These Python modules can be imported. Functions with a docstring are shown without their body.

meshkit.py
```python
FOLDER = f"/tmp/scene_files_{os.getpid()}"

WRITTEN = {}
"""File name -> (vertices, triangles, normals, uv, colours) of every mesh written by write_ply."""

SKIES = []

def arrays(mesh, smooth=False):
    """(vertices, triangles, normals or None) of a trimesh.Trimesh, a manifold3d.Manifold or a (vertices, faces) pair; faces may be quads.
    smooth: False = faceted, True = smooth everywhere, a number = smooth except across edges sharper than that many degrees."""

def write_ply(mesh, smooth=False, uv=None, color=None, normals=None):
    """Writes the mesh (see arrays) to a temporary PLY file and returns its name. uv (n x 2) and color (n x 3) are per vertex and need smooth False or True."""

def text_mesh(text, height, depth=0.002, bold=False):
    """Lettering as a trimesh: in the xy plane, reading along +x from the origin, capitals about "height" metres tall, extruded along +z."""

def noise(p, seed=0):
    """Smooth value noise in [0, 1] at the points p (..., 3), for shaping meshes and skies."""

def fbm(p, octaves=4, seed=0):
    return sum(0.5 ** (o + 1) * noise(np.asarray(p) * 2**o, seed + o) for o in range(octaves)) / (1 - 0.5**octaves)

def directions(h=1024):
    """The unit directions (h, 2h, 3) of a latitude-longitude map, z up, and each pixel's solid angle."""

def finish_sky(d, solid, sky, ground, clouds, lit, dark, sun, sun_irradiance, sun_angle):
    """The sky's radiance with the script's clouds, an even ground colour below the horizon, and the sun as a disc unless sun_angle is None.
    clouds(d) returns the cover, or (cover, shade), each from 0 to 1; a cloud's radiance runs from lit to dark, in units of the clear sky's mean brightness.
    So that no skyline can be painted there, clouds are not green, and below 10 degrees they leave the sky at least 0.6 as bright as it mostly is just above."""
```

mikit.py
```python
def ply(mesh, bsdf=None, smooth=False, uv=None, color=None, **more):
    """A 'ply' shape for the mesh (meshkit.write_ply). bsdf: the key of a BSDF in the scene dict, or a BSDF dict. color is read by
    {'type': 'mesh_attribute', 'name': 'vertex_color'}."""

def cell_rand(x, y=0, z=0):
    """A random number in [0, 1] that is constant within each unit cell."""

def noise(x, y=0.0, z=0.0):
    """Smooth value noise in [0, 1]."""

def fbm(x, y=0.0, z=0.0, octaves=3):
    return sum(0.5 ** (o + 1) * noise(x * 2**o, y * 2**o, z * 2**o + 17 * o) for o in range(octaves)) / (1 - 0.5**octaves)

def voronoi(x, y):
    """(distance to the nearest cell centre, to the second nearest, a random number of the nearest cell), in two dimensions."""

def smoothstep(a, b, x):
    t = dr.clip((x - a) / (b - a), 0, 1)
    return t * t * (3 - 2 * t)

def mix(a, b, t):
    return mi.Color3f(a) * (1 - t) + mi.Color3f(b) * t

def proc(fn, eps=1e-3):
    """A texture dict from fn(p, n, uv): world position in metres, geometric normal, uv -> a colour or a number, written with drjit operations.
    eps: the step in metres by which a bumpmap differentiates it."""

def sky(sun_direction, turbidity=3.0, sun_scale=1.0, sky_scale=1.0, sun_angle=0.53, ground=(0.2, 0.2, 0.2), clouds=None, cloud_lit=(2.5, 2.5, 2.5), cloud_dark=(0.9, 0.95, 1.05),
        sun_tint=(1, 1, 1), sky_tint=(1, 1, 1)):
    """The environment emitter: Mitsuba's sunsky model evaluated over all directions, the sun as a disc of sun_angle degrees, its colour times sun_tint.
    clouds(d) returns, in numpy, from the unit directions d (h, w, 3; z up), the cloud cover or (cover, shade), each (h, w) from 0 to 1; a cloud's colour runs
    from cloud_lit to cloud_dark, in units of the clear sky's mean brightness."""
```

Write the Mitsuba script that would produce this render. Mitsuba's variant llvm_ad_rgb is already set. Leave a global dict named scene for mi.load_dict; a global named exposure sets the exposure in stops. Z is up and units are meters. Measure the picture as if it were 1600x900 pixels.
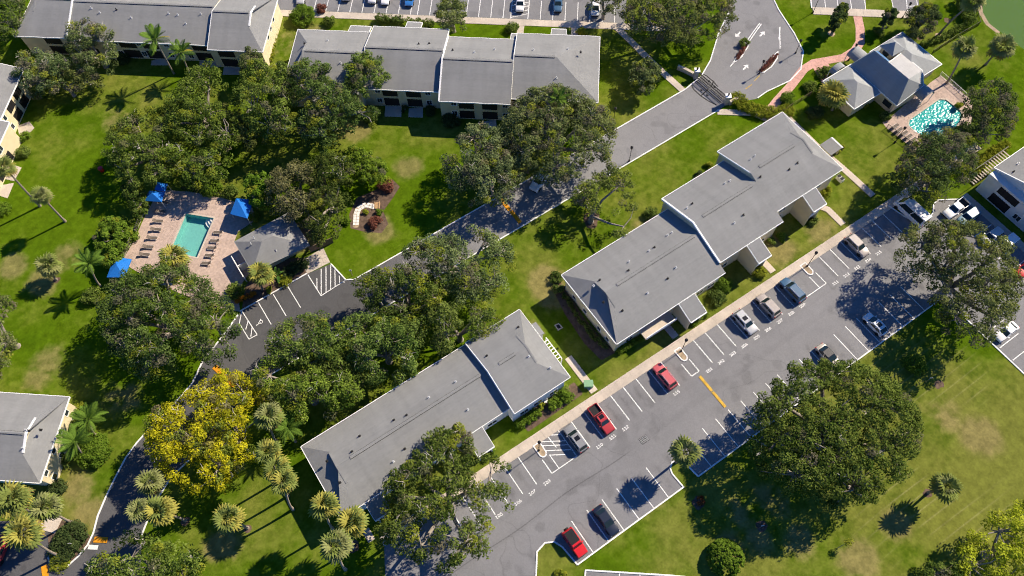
import math
import numpy as np, trimesh, shapely
from shapely.geometry import Polygon, LineString, Point
import drjit as dr, mitsuba as mi
import mikit, meshkit
from mikit import proc, noise, fbm, smoothstep, mix, cell_rand

# ---------------------------------------------------------------- camera, sun, exposure
HC, PITCH, ROLL = 126.0, 1.10860915, 0.0421198
cp, sp = math.cos(PITCH), math.sin(PITCH)
right, up0 = np.array([1.0, 0, 0]), np.array([0, sp, cp])
upv = math.sin(ROLL) * right + math.cos(ROLL) * up0
eye = np.array([0, 0, HC])
scene, labels = {}, {}
scene['camera'] = {'type': 'perspective', 'fov': 67.52, 'fov_axis': 'x', 'near_clip': 1.0, 'far_clip': 3000.0,
                   'to_world': mi.ScalarTransform4f().look_at(origin=eye.tolist(), target=(eye + np.array([0, cp, -sp]) * 10).tolist(), up=upv.tolist())}
SUN_AZ, SUN_EL = math.radians(32.6), math.radians(39.5)
scene['sky'] = mikit.sky([math.cos(SUN_AZ) * math.cos(SUN_EL), math.sin(SUN_AZ) * math.cos(SUN_EL), math.sin(SUN_EL)], turbidity=3, ground=(0.1, 0.12, 0.07), sun_scale=1.17, sun_tint=(0.955, 1.02, 1.13), sky_scale=0.62, sky_tint=(0.30, 0.70, 1.36))
exposure = 2.25

# ---------------------------------------------------------------- helpers
ANG = {'W': 0.0, 'M': math.radians(31.8), 'N': math.radians(-6.3)}
T = mi.ScalarTransform4f


def W(F, p):
    """Points of a building grid (M or N: the two directions the estate is laid out in) to world metres."""
    p = np.atleast_2d(np.asarray(p, float))
    a = ANG[F]
    q = p.copy()
    q[:, 0] = p[:, 0] * math.cos(a) - p[:, 1] * math.sin(a)
    q[:, 1] = p[:, 0] * math.sin(a) + p[:, 1] * math.cos(a)
    return q


class MB:
    """Collects polygons, boxes and tubes of one object or part in the grid F."""

    def __init__(self, F='W'):
        self.F, self.v, self.f, self.n = F, [], [], 0

    def add(self, v, f):
        v = np.asarray(v, float)
        self.v.append(v)
        self.f.append(np.asarray(f, int) + self.n)
        self.n += len(v)
        return self

    def mesh(self, m):
        return self.add(m.vertices, m.faces)

    def poly(self, pts):
        pts = np.asarray(pts, float)
        return self.add(pts, [[0, i, i + 1] for i in range(1, len(pts) - 1)])

    def slab(self, pts, t):
        """A planar convex polygon with thickness t below it."""
        pts = np.asarray(pts, float)
        n = len(pts)
        low = pts - [0, 0, t]
        f = [[0, i, i + 1] for i in range(1, n - 1)] + [[n, n + i + 1, n + i] for i in range(1, n - 1)]
        for i in range(n):
            j = (i + 1) % n
            f += [[i, n + i, n + j], [i, n + j, j]]
        return self.add(np.vstack([pts, low]), f)

    def box(self, a, b):
        a, b = np.minimum(a, b), np.maximum(a, b)
        v = [[x, y, z] for x in (a[0], b[0]) for y in (a[1], b[1]) for z in (a[2], b[2])]
        return self.add(v, [[0, 1, 3], [0, 3, 2], [4, 6, 7], [4, 7, 5], [0, 4, 5], [0, 5, 1], [2, 3, 7], [2, 7, 6], [0, 2, 6], [0, 6, 4], [1, 5, 7], [1, 7, 3]])

    def bar(self, p, q, w, h):
        """A bar of width w and height h (downwards from the line p-q)."""
        p, q = np.asarray(p, float), np.asarray(q, float)
        d = (q - p) / np.linalg.norm(q - p)
        s = np.cross(d, [0, 0, 1.0])
        s = np.array([1.0, 0, 0]) if np.linalg.norm(s) < 1e-6 else s / np.linalg.norm(s)
        u = np.cross(s, d)
        c = [s * w / 2, -s * w / 2, -s * w / 2 - u * h, s * w / 2 - u * h]
        v = [p + k for k in c] + [q + k for k in c]
        return self.add(v, [[0, 1, 2], [0, 2, 3], [4, 6, 5], [4, 7, 6], [0, 4, 5], [0, 5, 1], [1, 5, 6], [1, 6, 2], [2, 6, 7], [2, 7, 3], [3, 7, 4], [3, 4, 0]])

    def tube(self, pts, r, sides=6, cap=True):
        p = np.asarray(pts, float)
        r = np.broadcast_to(r, (len(p),))
        t = np.gradient(p, axis=0)
        t /= np.linalg.norm(t, axis=1, keepdims=True) + 1e-12
        a = np.cross(t, np.where(np.abs(t[:, 2:]) < 0.9, [0, 0, 1.0], [1.0, 0, 0]))
        a /= np.linalg.norm(a, axis=1, keepdims=True) + 1e-12
        b = np.cross(t, a)
        g = np.arange(sides) * 2 * np.pi / sides
        v = (p[:, None] + r[:, None, None] * (np.cos(g)[None, :, None] * a[:, None] + np.sin(g)[None, :, None] * b[:, None])).reshape(-1, 3)
        i, j = np.meshgrid(np.arange(len(p) - 1), np.arange(sides), indexing='ij')
        q = np.stack([i * sides + j, i * sides + (j + 1) % sides, (i + 1) * sides + (j + 1) % sides, (i + 1) * sides + j], -1).reshape(-1, 4)
        f = np.vstack([q[:, [0, 1, 2]], q[:, [0, 2, 3]]])
        if cap:
            k = (len(p) - 1) * sides
            f = np.vstack([f, [[k, k + m, k + m + 1] for m in range(1, sides - 1)]])
        return self.add(v, f)

    def get(self):
        return trimesh.Trimesh(W(self.F, np.vstack(self.v)), np.vstack(self.f), process=False)


counts = {}


def key_for(name):
    n = counts.get(name, 0)
    counts[name] = n + 1
    return name if n == 0 else f'{name}_{n:03d}'


def put(name, mesh, bsdf, parent=None, smooth=False, label=None, cat=None, group=None, kind=None, **more):
    key = key_for(f'{parent}__{name}' if parent else name)
    scene[key] = mikit.ply(mesh.get() if isinstance(mesh, MB) else mesh, bsdf, smooth=smooth, **more)
    note(key, label, cat, group, kind)
    return key


def note(key, label=None, cat=None, group=None, kind=None):
    d = {a: b for a, b in (('label', label), ('category', cat), ('group', group), ('kind', kind)) if b}
    if d:
        labels[key] = d


def thing(name, label, cat, group=None):
    key = key_for(name)
    note(key, label, cat, group)
    return key


def reuse(name, shape, parent, place, bsdf=None):
    key = key_for(f'{parent}__{name}')
    scene[key] = {**shape, 'to_world': place}
    if bsdf:
        scene[key]['bsdf'] = {'type': 'ref', 'id': bsdf}
    return key


def flat(F, shape, z):
    """A triangulated sheet at height z from a shapely polygon (or list of points)."""
    if isinstance(shape, list):
        shape = Polygon(shape)
    if not shape.is_valid:
        shape = shape.buffer(0)
    m = MB(F)
    for gm in getattr(shape, 'geoms', [shape]):
        if gm.geom_type == 'Polygon' and gm.area > 1e-4:
            v, f = trimesh.creation.triangulate_polygon(gm, engine='earcut')
            v = np.c_[np.asarray(v), np.full(len(v), z)]
            f = np.asarray(f)
            e = np.cross(v[f[:, 1]] - v[f[:, 0]], v[f[:, 2]] - v[f[:, 0]])[:, 2]
            f[e < 0] = f[e < 0][:, ::-1]
            m.add(v, f)
    return m


def raised(F, shape, z0, z1):
    m = MB(F)
    for gm in getattr(shape, 'geoms', [shape]):
        if gm.geom_type == 'Polygon' and gm.area > 1e-3:
            e = trimesh.creation.extrude_polygon(gm, z1 - z0, engine='earcut')
            e.apply_translation([0, 0, z0])
            m.mesh(e)
    return m


def line(F, pts, w):
    return LineString(pts).buffer(w / 2, cap_style=2, join_style=1)


def wpoly(F, pts):
    return Polygon(W(F, [(x, y, 0) for x, y in pts])[:, :2])


# ---------------------------------------------------------------- materials
def rgb(*c):
    return {'type': 'rgb', 'value': list(c)}


def matte(name, c, rough=0.8, spec=0.3):
    scene[name] = {'type': 'twosided', 'bsdf': {'type': 'principled', 'base_color': c if isinstance(c, dict) else rgb(*c), 'roughness': rough, 'specular': spec}}
    return name


def gauss(p, x, y, r):
    return dr.exp(-(dr.square(p.x - x) + dr.square(p.y - y)) / (r * r))


WORN = [(-69.92,105.65),(-81.24,105.41),(-82.86,52.06),(-83.86,49.10),(-87.46,68.23),(-84.26,73.26),(-94.15,71.94),(7.51,60.46),(3.09,53.68),(6.50,63.12),(24.63,72.46),(71.01,35.40),(65.99,36.74),(35.22,21.15),(40.16,22.95),(51.84,13.68),(47.20,32.05),(32.39,16.37),(-25.30,77.02),(-19.45,90.59),(-39.27,74.86),(36.46,47.90),(58.55,72.21),(49.82,67.77),(53.71,112.81),(-71.85,29.66),(-68.88,25.43),(-68.42,44.90),(21.35,24.75),(43.35,15.93),(58.98,18.20),(76.37,31.88),(-30.24,101.07),(-47.36,19.59),(37.05,17.15),(-40.05,126.65),(-47.70,125.20)]


def lawn(p, n, uv):
    big = fbm(p.x * 0.035 + 3, p.y * 0.035 + 8, 0, 4)
    mid = fbm(p.x * 0.16, p.y * 0.16, 2, 4)
    fine = fbm(p.x * 1.1, p.y * 1.1, 5, 4)
    grit = noise(p.x * 4.2, p.y * 4.2, 3)
    a = 0.555
    stripe = 0.5 + 0.5 * dr.sin((-p.x * math.sin(a) + p.y * math.cos(a)) * 2 * math.pi / 2.3 + 3 * noise(p.x * 0.06, p.y * 0.06))
    # dryness rises towards the south-east meadow and in patches of its own
    dry = smoothstep(0.42, 0.72, 0.50 * big + 0.33 * mid + 0.14 * fine + 0.235 * smoothstep(15, 75, p.x) * smoothstep(62, 25, p.y) - 0.07 * smoothstep(75, 95, p.y) * smoothstep(-30, 10, p.x) + 0.03)
    worn = mi.Float(0)
    for x, y in WORN:
        worn = dr.maximum(worn, gauss(p, x, y, 3.0 + (abs(x * 7.3) % 1.7)))
    worn = smoothstep(0.30, 0.75, worn * (0.15 + 1.3 * mid) + 0.5 * (fine - 0.5) * worn)
    c = mix((0.056, 0.110, 0.0035), (0.092, 0.150, 0.0055), mid)
    c = mix(c, (0.178, 0.176, 0.040), dry * 0.72)
    c = mix(c, (0.27, 0.205, 0.10), worn * 0.5)
    vv = -p.x * math.sin(a) + p.y * math.cos(a)
    fr = vv / 1.7 + 0.5 * noise(p.x * 0.05, p.y * 0.05)
    ruts = dr.exp(-dr.square((fr - dr.floor(fr) - 0.5) / 0.07)) * smoothstep(0.5, 0.68, fbm(p.x * 0.07 + 20, p.y * 0.07, 3, 3)) * smoothstep(20, 60, p.x) * smoothstep(60, 30, p.y)
    c = mix(c, (0.26, 0.25, 0.10), ruts * 0.5)
    k = (0.60 + 0.54 * fine + 0.24 * grit) * (0.97 + 0.06 * stripe)
    return c * k


matte('m_lawn', proc(lawn), 0.95, 0.0)


def asphalt(base, warm=1.0):
    def fn(p, n, uv):
        a, b, c = fbm(p.x * 0.09, p.y * 0.09, 1, 4), fbm(p.x * 0.7, p.y * 0.7, 2, 3), noise(p.x * 7, p.y * 7)
        v = -p.x * math.sin(ANG['M']) + p.y * math.cos(ANG['M'])
        u = p.x * math.cos(ANG['M']) + p.y * math.sin(ANG['M'])
        wob = 0.6 * noise(u * 0.1, 3)
        seam = dr.exp(-dr.square((v - 17.2 - wob) / 0.09)) * smoothstep(0.35, 0.5, noise(u * 0.05, 7))
        oil = smoothstep(0.66, 0.8, fbm(p.x * 0.35, p.y * 0.35, 9, 3))
        k = (0.80 + 0.28 * a + 0.12 * b + 0.14 * (c - 0.5)) * (1 - 0.35 * seam) * (1 - 0.16 * oil)
        stall = (u - 27.25) / 2.743 - dr.floor((u - 27.25) / 2.743) - 0.5
        bay = smoothstep(20.8, 22.0, v) * smoothstep(27.0, 25.2, v) + smoothstep(14.2, 12.8, v) * smoothstep(7.9, 9.8, v)
        drip = dr.exp(-dr.square(stall / 0.2)) * bay * smoothstep(0.35, 0.75, fbm(u * 0.9, v * 0.5, 3, 3))
        track = smoothstep(0.52, 0.62, noise(v * 1.3 + 0.8 * noise(u * 0.06, 2), 4)) * smoothstep(14, 15.5, v) * smoothstep(21, 19.5, v)
        crack = dr.exp(-dr.square((fbm(p.x * 0.11, p.y * 0.11, 5, 3) - 0.5) / 0.004))
        k = k * (1 - 0.22 * drip) * (1 - 0.06 * track) * (1 - 0.16 * crack)
        return mi.Color3f(base * warm, base, base * 1.03) * k

    return fn


matte('m_lot', proc(asphalt(0.195)), 0.85, 0.3)
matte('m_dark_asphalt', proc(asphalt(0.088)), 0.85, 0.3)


def street_wear(p, n, uv):
    u = p.x * math.cos(ANG['M']) + p.y * math.sin(ANG['M'])
    old = smoothstep(8, 42, u + 10 * noise(p.x * 0.1, p.y * 0.1))
    return asphalt(1.0)(p, n, uv) * (0.078 + 0.132 * old)


def concrete(p, n, uv):
    a, b = fbm(p.x * 0.5, p.y * 0.5, 1, 4), noise(p.x * 6, p.y * 6)
    return mi.Color3f(0.50, 0.435, 0.36) * (0.70 + 0.42 * a + 0.12 * b)


matte('m_concrete', proc(concrete), 0.9)
matte('m_street', proc(street_wear), 0.85, 0.3)


def shingle(c0, c1):
    def fn(p, n, uv):
        a = fbm(p.x * 0.22, p.y * 0.22, p.z * 0.22, 4)
        b = noise(p.x * 3.1, p.y * 3.1, p.z * 9)
        row = noise(p.z * 7.5, 5)
        h = dr.sqrt(dr.square(n.x) + dr.square(n.y)) + 1e-4
        across = (n.x * p.y - n.y * p.x) / h
        streak = fbm(across * 1.1, p.z * 0.35, 3, 3)
        tab = cell_rand(across * 1.0 + 0.5 * dr.floor(p.z * 20), p.z * 20.0)
        patch = smoothstep(0.62, 0.70, fbm(p.x * 0.11 + 9, p.y * 0.11, 4, 2))
        return mix(c0, c1, a) * (0.78 + 0.08 * b + 0.06 * row + 0.16 * streak + 0.05 * tab) * (1 - 0.05 * patch)

    return fn


matte('m_roof', proc(shingle((0.200, 0.205, 0.203), (0.262, 0.265, 0.260))), 0.9, 0.3)
matte('m_roof_club', proc(shingle((0.27, 0.285, 0.285), (0.34, 0.355, 0.35))), 0.9, 0.3)
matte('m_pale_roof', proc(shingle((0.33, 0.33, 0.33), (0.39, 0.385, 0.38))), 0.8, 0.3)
scene['m_sky_glass'] = {'type': 'twosided', 'bsdf': {'type': 'principled', 'base_color': rgb(0.10, 0.20, 0.34), 'roughness': 0.1, 'specular': 0.6}}
matte('m_trim', (0.80, 0.80, 0.78), 0.5)
matte('m_paint', proc(lambda p, n, uv: mi.Color3f(0.80, 0.80, 0.78) * (0.72 + 0.36 * fbm(p.x * 1.3, p.y * 1.3, 0, 3))), 0.7)
matte('m_yellow', proc(lambda p, n, uv: mi.Color3f(0.66, 0.40, 0.05) * (0.62 + 0.5 * fbm(p.x * 1.6, p.y * 1.6, 0, 3))), 0.7)
matte('m_orange', proc(lambda p, n, uv: mi.Color3f(0.70, 0.29, 0.01) * (0.7 + 0.4 * fbm(p.x * 1.2, p.y * 1.2, 0, 3))), 0.7)


def stucco(c):
    def fn(p, n, uv):
        a = fbm(p.x * 0.8, p.y * 0.8, p.z * 0.8, 4)
        return mi.Color3f(*c) * (0.84 + 0.24 * a)

    return fn


matte('m_cream', proc(stucco((0.66, 0.57, 0.37))), 0.9)
matte('m_white_wall', proc(stucco((0.72, 0.71, 0.68))), 0.9)
matte('m_screen', (0.018, 0.017, 0.018), 0.6)
matte('m_door', (0.30, 0.28, 0.25), 0.6)
scene['m_glass'] = {'type': 'twosided', 'bsdf': {'type': 'principled', 'base_color': rgb(0.02, 0.03, 0.04), 'roughness': 0.08, 'specular': 0.6}}
scene['m_car_glass'] = {'type': 'twosided', 'bsdf': {'type': 'principled', 'base_color': rgb(0.015, 0.026, 0.027), 'roughness': 0.06, 'specular': 0.6}}
scene['m_dark_roof'] = {'type': 'twosided', 'bsdf': {'type': 'principled', 'base_color': rgb(0.01, 0.01, 0.012), 'roughness': 0.25, 'specular': 0.5}}
matte('m_black', (0.012, 0.012, 0.013), 0.5)
matte('m_rubber', (0.02, 0.02, 0.02), 0.8)
matte('m_metal', (0.45, 0.46, 0.47), 0.4)
matte('m_mulch', proc(lambda p, n, uv: mi.Color3f(0.115, 0.078, 0.055) * (0.45 + 1.1 * fbm(p.x * 2.5, p.y * 2.5, 0, 4))), 0.95)
matte('m_sand', proc(lambda p, n, uv: mi.Color3f(0.34, 0.26, 0.17) * (0.55 + 0.9 * fbm(p.x * 2.0, p.y * 2.0, 0, 4))), 0.95)
matte('m_stone', proc(lambda p, n, uv: mi.Color3f(0.42, 0.38, 0.33) * (0.6 + 0.8 * fbm(p.x * 1.8, p.y * 1.8, p.z * 2, 4))), 0.9)


def pavers(c):
    def fn(p, n, uv):
        r = cell_rand(p.x * 2.6 + p.y * 1.1, p.y * 2.6 - p.x * 1.1)
        return mi.Color3f(*c) * (0.74 + 0.22 * r + 0.3 * fbm(p.x * 0.4, p.y * 0.4, 0, 4) - 0.1)

    return fn


matte('m_pavers', proc(pavers((0.485, 0.372, 0.310))), 0.9)
matte('m_pink', proc(pavers((0.60, 0.35, 0.29))), 0.9)
matte('m_pool', proc(lambda p, n, uv: mi.Color3f(0.135, 0.42, 0.375) * (0.9 + 0.14 * fbm(p.x * 0.7, p.y * 0.7, 0, 3))), 0.6)
scene['m_water'] = {'type': 'thindielectric', 'int_ior': 1.33}


def ripple(p, n, uv):
    x, y = p.x * 0.8 + p.y * 0.6, p.y * 0.8 - p.x * 0.6
    return fbm(x * 2.3, y * 2.3, 2, 2) + 0.6 * noise(p.x * 3.4 + 7, p.y * 3.4)


scene['m_rippled'] = {'type': 'bumpmap', 'arbitrary': proc(ripple, 0.03), 'scale': 0.075,
                      'bsdf': {'type': 'roughplastic', 'diffuse_reflectance': rgb(0.03, 0.34, 0.33), 'alpha': 0.08, 'int_ior': 1.33}}
scene['m_pond'] = {'type': 'roughplastic', 'diffuse_reflectance': proc(lambda p, n, uv: mix((0.085, 0.150, 0.030), (0.105, 0.115, 0.075), smoothstep(0.45, 0.65, fbm(p.x * 0.05 + 4, p.y * 0.05, 0, 3)))), 'alpha': 0.01, 'int_ior': 1.33}
matte('m_bark', proc(lambda p, n, uv: mi.Color3f(0.27, 0.24, 0.205) * (0.55 + 0.8 * fbm(p.x * 2.5, p.y * 2.5, p.z * 1.2, 3))), 0.95)
matte('m_palm_trunk', proc(lambda p, n, uv: mi.Color3f(0.33, 0.28, 0.23) * (0.6 + 0.35 * fbm(p.x * 3, p.y * 3, p.z * 5, 2) + 0.25 * dr.sin(p.z * 28))), 0.95)
matte('m_blue_canvas', (0.012, 0.16, 0.55), 0.8)
matte('m_wood', (0.16, 0.115, 0.08), 0.8)
matte('m_sling', (0.13, 0.105, 0.085), 0.8)
matte('m_green_box', (0.20, 0.36, 0.21), 0.6)


def leafy(name, trans=0.7):
    scene[name] = {'type': 'principledthin', 'base_color': {'type': 'mesh_attribute', 'name': 'vertex_color'}, 'roughness': 0.55, 'spec_trans': 0.0, 'diff_trans': trans, 'eta': 1.35}


leafy('m_leaf', 0.8)

# ---------------------------------------------------------------- the ground, water, roads
POOL_A = wpoly('N', [(-71.44,74.52),(-65.79,73.84),(-66.83,65.12),(-72.29,66.03)])
POOL_B = wpoly('M', [(120.0, 36.5), (120.1, 38.3), (121.2, 39.1), (130.2, 39.4), (131.2, 38.6), (131.4, 35.0), (130.6, 33.7), (128.0, 32.8), (122.4, 32.9), (120.7, 34.4)])
POND = Polygon([(111.31,141.29),(106.86,128.45),(106.25,125.58),(106.56,122.51),(107.91,120.18),(109.80,117.48),(112.47,113.14),(121.62,104.73),(148.41,104.99),(165.10,142.26)])
lawn_shape = Polygon([(-420, -150), (420, -150), (420, 700), (-420, 700)]).difference(POOL_A).difference(POOL_B).difference(POND)
put('lawn', flat('W', lawn_shape, 0), 'm_lawn', kind='structure')
put('pond_water', flat('W', POND, -0.35), 'm_pond', kind='structure')
b = MB()
ring = list(POND.exterior.coords)
for p, q in zip(ring[:-1], ring[1:]):
    b.poly([(*p, 0), (*q, 0), (*q, -0.8), (*p, -0.8)])
put('pond_bank', b, 'm_sand', kind='structure')
put('pond_edge', flat('W', POND.buffer(0.9).difference(POND.buffer(0.0)).intersection(Polygon([(104.75,137.55),(99.86,121.20),(107.95,119.43),(113.61,137.03)])), 0.006), 'm_sand', kind='structure')

# streets and car parks, in the estate's grid M
street = Polygon([(-13.4, 63.3), (94.2, 63.3), (97, 62.0), (99.5, 61.0), (102.5, 61.2), (108.5, 60.6), (112.5, 61.6), (116.5, 65), (118.5, 70), (120.5, 77), (123.5, 84), (130, 95), (117, 104), (112.9, 84.0), (105.0, 79.3), (98.5, 74.4), (94.0, 72.3), (89.0, 71.3), (10.0, 71.3), (8.6, 72.2), (7.9, 76.8), (3.2, 77.45), (-10.5, 77.45), (-13.2, 73.5)])
w_street = wpoly('M', list(street.exterior.coords)[:-1])
loop_road = Polygon([(-50.01,59.66),(-51.89,56.20),(-53.96,52.83),(-55.10,51.18),(-56.47,46.71),(-59.77,42.22),(-61.98,39.72),(-64.26,36.61),(-65.64,34.17),(-66.74,31.02),(-67.76,27.62),(-68.44,24.80),(-68.61,22.12),(-69.15,20.27),(-70.31,18.58),(-71.81,17.10),(-73.21,17.06),(-74.44,17.59),(-74.97,18.57),(-74.93,19.73),(-74.71,21.87),(-74.59,24.05),(-78.00,24.49),(-88.41,24.71),(-86.54,10.81),(-59.30,9.75),(-60.72,21.60),(-59.65,26.06),(-57.47,30.63),(-54.54,33.70),(-50.38,38.66),(-47.14,43.39),(-44.72,46.54),(-41.23,50.79)])
south_lot = Polygon([(9.56,13.39),(22.31,12.14),(27.64,11.46),(26.89,6.40),(8.37,7.12)])
lot = Polygon([(-9, 27.0), (102.5, 27.0), (103.3, 23.2), (104.6, 21.6), (106.8, 20.7), (108.4, 21.2), (109.8, 22.4), (111.2, 22.6), (115.4, 19.9), (115.4, -24), (96.6, -24), (96.3, 4.0), (94.9, 7.8), (38.9, 7.8), (38.55, 10.6), (37.9, 11.6), (36.9, 11.9), (36.0, 11.3), (35.7, 10.4), (35.85, 7.8), (14.6, 7.8), (14.2, 11.2), (13.6, 12.5), (12.3, 13.2), (10.5, 12.8), (8.0, 9.5), (3.5, -3), (-22, 2)])
w_lot = wpoly('M', list(lot.exterior.coords)[:-1])
north_lot = Polygon([(-75, 129.2), (13.2, 129.2), (14.5, 150), (-75, 150)])
club_lot = Polygon([(69.17,129.06),(80.92,127.61),(83.51,138.81),(70.52,139.58)])
club_lot2 = Polygon([(86.74,127.08),(92.50,126.37),(95.01,138.13),(88.97,138.49)])
road_key = put('road', flat('W', w_street, 0.008), 'm_street', kind='structure')
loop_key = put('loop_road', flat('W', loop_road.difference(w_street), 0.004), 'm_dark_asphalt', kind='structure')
lot_key = put('parking_lot', flat('W', w_lot, 0.008), 'm_lot', kind='structure')
nlot_key = put('north_parking_lot', flat('N', north_lot, 0.008), 'm_lot', kind='structure')
clot_key = put('clubhouse_parking_lot', flat('W', shapely.union_all([club_lot, club_lot2]), 0.008), 'm_lot', kind='structure')
slot_key = put('south_parking_lot', flat('W', south_lot, 0.008), 'm_lot', kind='structure')


def kerb(F, pts, name='kerb', w=0.24, h=0.12):
    put(name, raised(F, line(F, pts, w), -0.05, h), 'm_paint', kind='structure')


kerb('M', [(8.6, 72.2), (10.0, 71.35), (89.0, 71.35), (93.9, 72.2)])
kerb('M', [(8.6, 72.2), (7.9, 76.8)])
kerb('M', [(94.5, 72.4), (98.5, 74.4), (105.0, 79.3), (112.9, 84.0), (117, 104)])
kerb('M', [(-13.4, 63.2), (91.5, 63.2)])
kerb('M', [(99.8, 61.0), (102.5, 61.2), (108.5, 60.6), (112.5, 61.6), (116.5, 65), (118.5, 70), (120.5, 77), (123.5, 84), (130, 95)])
kerb('M', [(-10.5, 77.5), (3.2, 77.5)])
kerb('W', [(-50.01,59.66),(-51.89,56.20),(-53.96,52.83),(-55.10,51.18),(-56.47,46.71),(-59.77,42.22),(-61.98,39.72),(-64.26,36.61),(-65.64,34.17),(-66.74,31.02),(-67.76,27.62),(-68.44,24.80),(-68.61,22.12),(-69.15,20.27),(-70.31,18.58),(-71.81,17.10),(-73.21,17.06),(-74.44,17.59),(-74.97,18.57),(-74.93,19.73)])
kerb('W', [(-60.46,20.12),(-60.72,21.60),(-59.65,26.06),(-57.47,30.63),(-54.54,33.70),(-50.38,38.66),(-47.14,43.39),(-44.72,46.54)])
kerb('M', [(38.9, 7.7), (94.9, 7.7), (96.2, 3.9), (96.5, -24)])
kerb('M', [(14.6, 7.7), (35.85, 7.7), (35.7, 10.4), (36.0, 11.3), (36.9, 11.9), (37.9, 11.6), (38.55, 10.6), (38.9, 7.7)])
kerb('M', [(14.6, 7.7), (14.2, 11.2), (13.6, 12.5), (12.3, 13.2), (10.5, 12.8), (8.0, 9.5), (3.5, -3)])
kerb('M', [(102.5, 27.0), (103.3, 23.2), (104.6, 21.6), (106.8, 20.7), (108.4, 21.2), (109.8, 22.4), (111.2, 22.6), (115.3, 20.0)])
kerb('W', [(8.37,7.12),(9.56,13.39),(22.31,12.14),(27.64,11.46)])
kerb('W', [(69.17,129.06),(70.52,139.58)])
for x0 in (19.45, 49.55, 79.4):
    isl = Polygon([(x0, 27.0), (x0 + 1.45, 27.0), (x0 + 1.4, 24.9), (x0 + 1.1, 24.45), (x0 + 0.7, 24.3), (x0 + 0.3, 24.45), (x0 + 0.02, 24.9)])
    put('island_bed', flat('M', isl.buffer(-0.1), 0.1), 'm_sand', kind='structure')
    put('island_kerb', raised('M', isl.difference(isl.buffer(-0.2)), 0, 0.14), 'm_paint', kind='structure')

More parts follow.
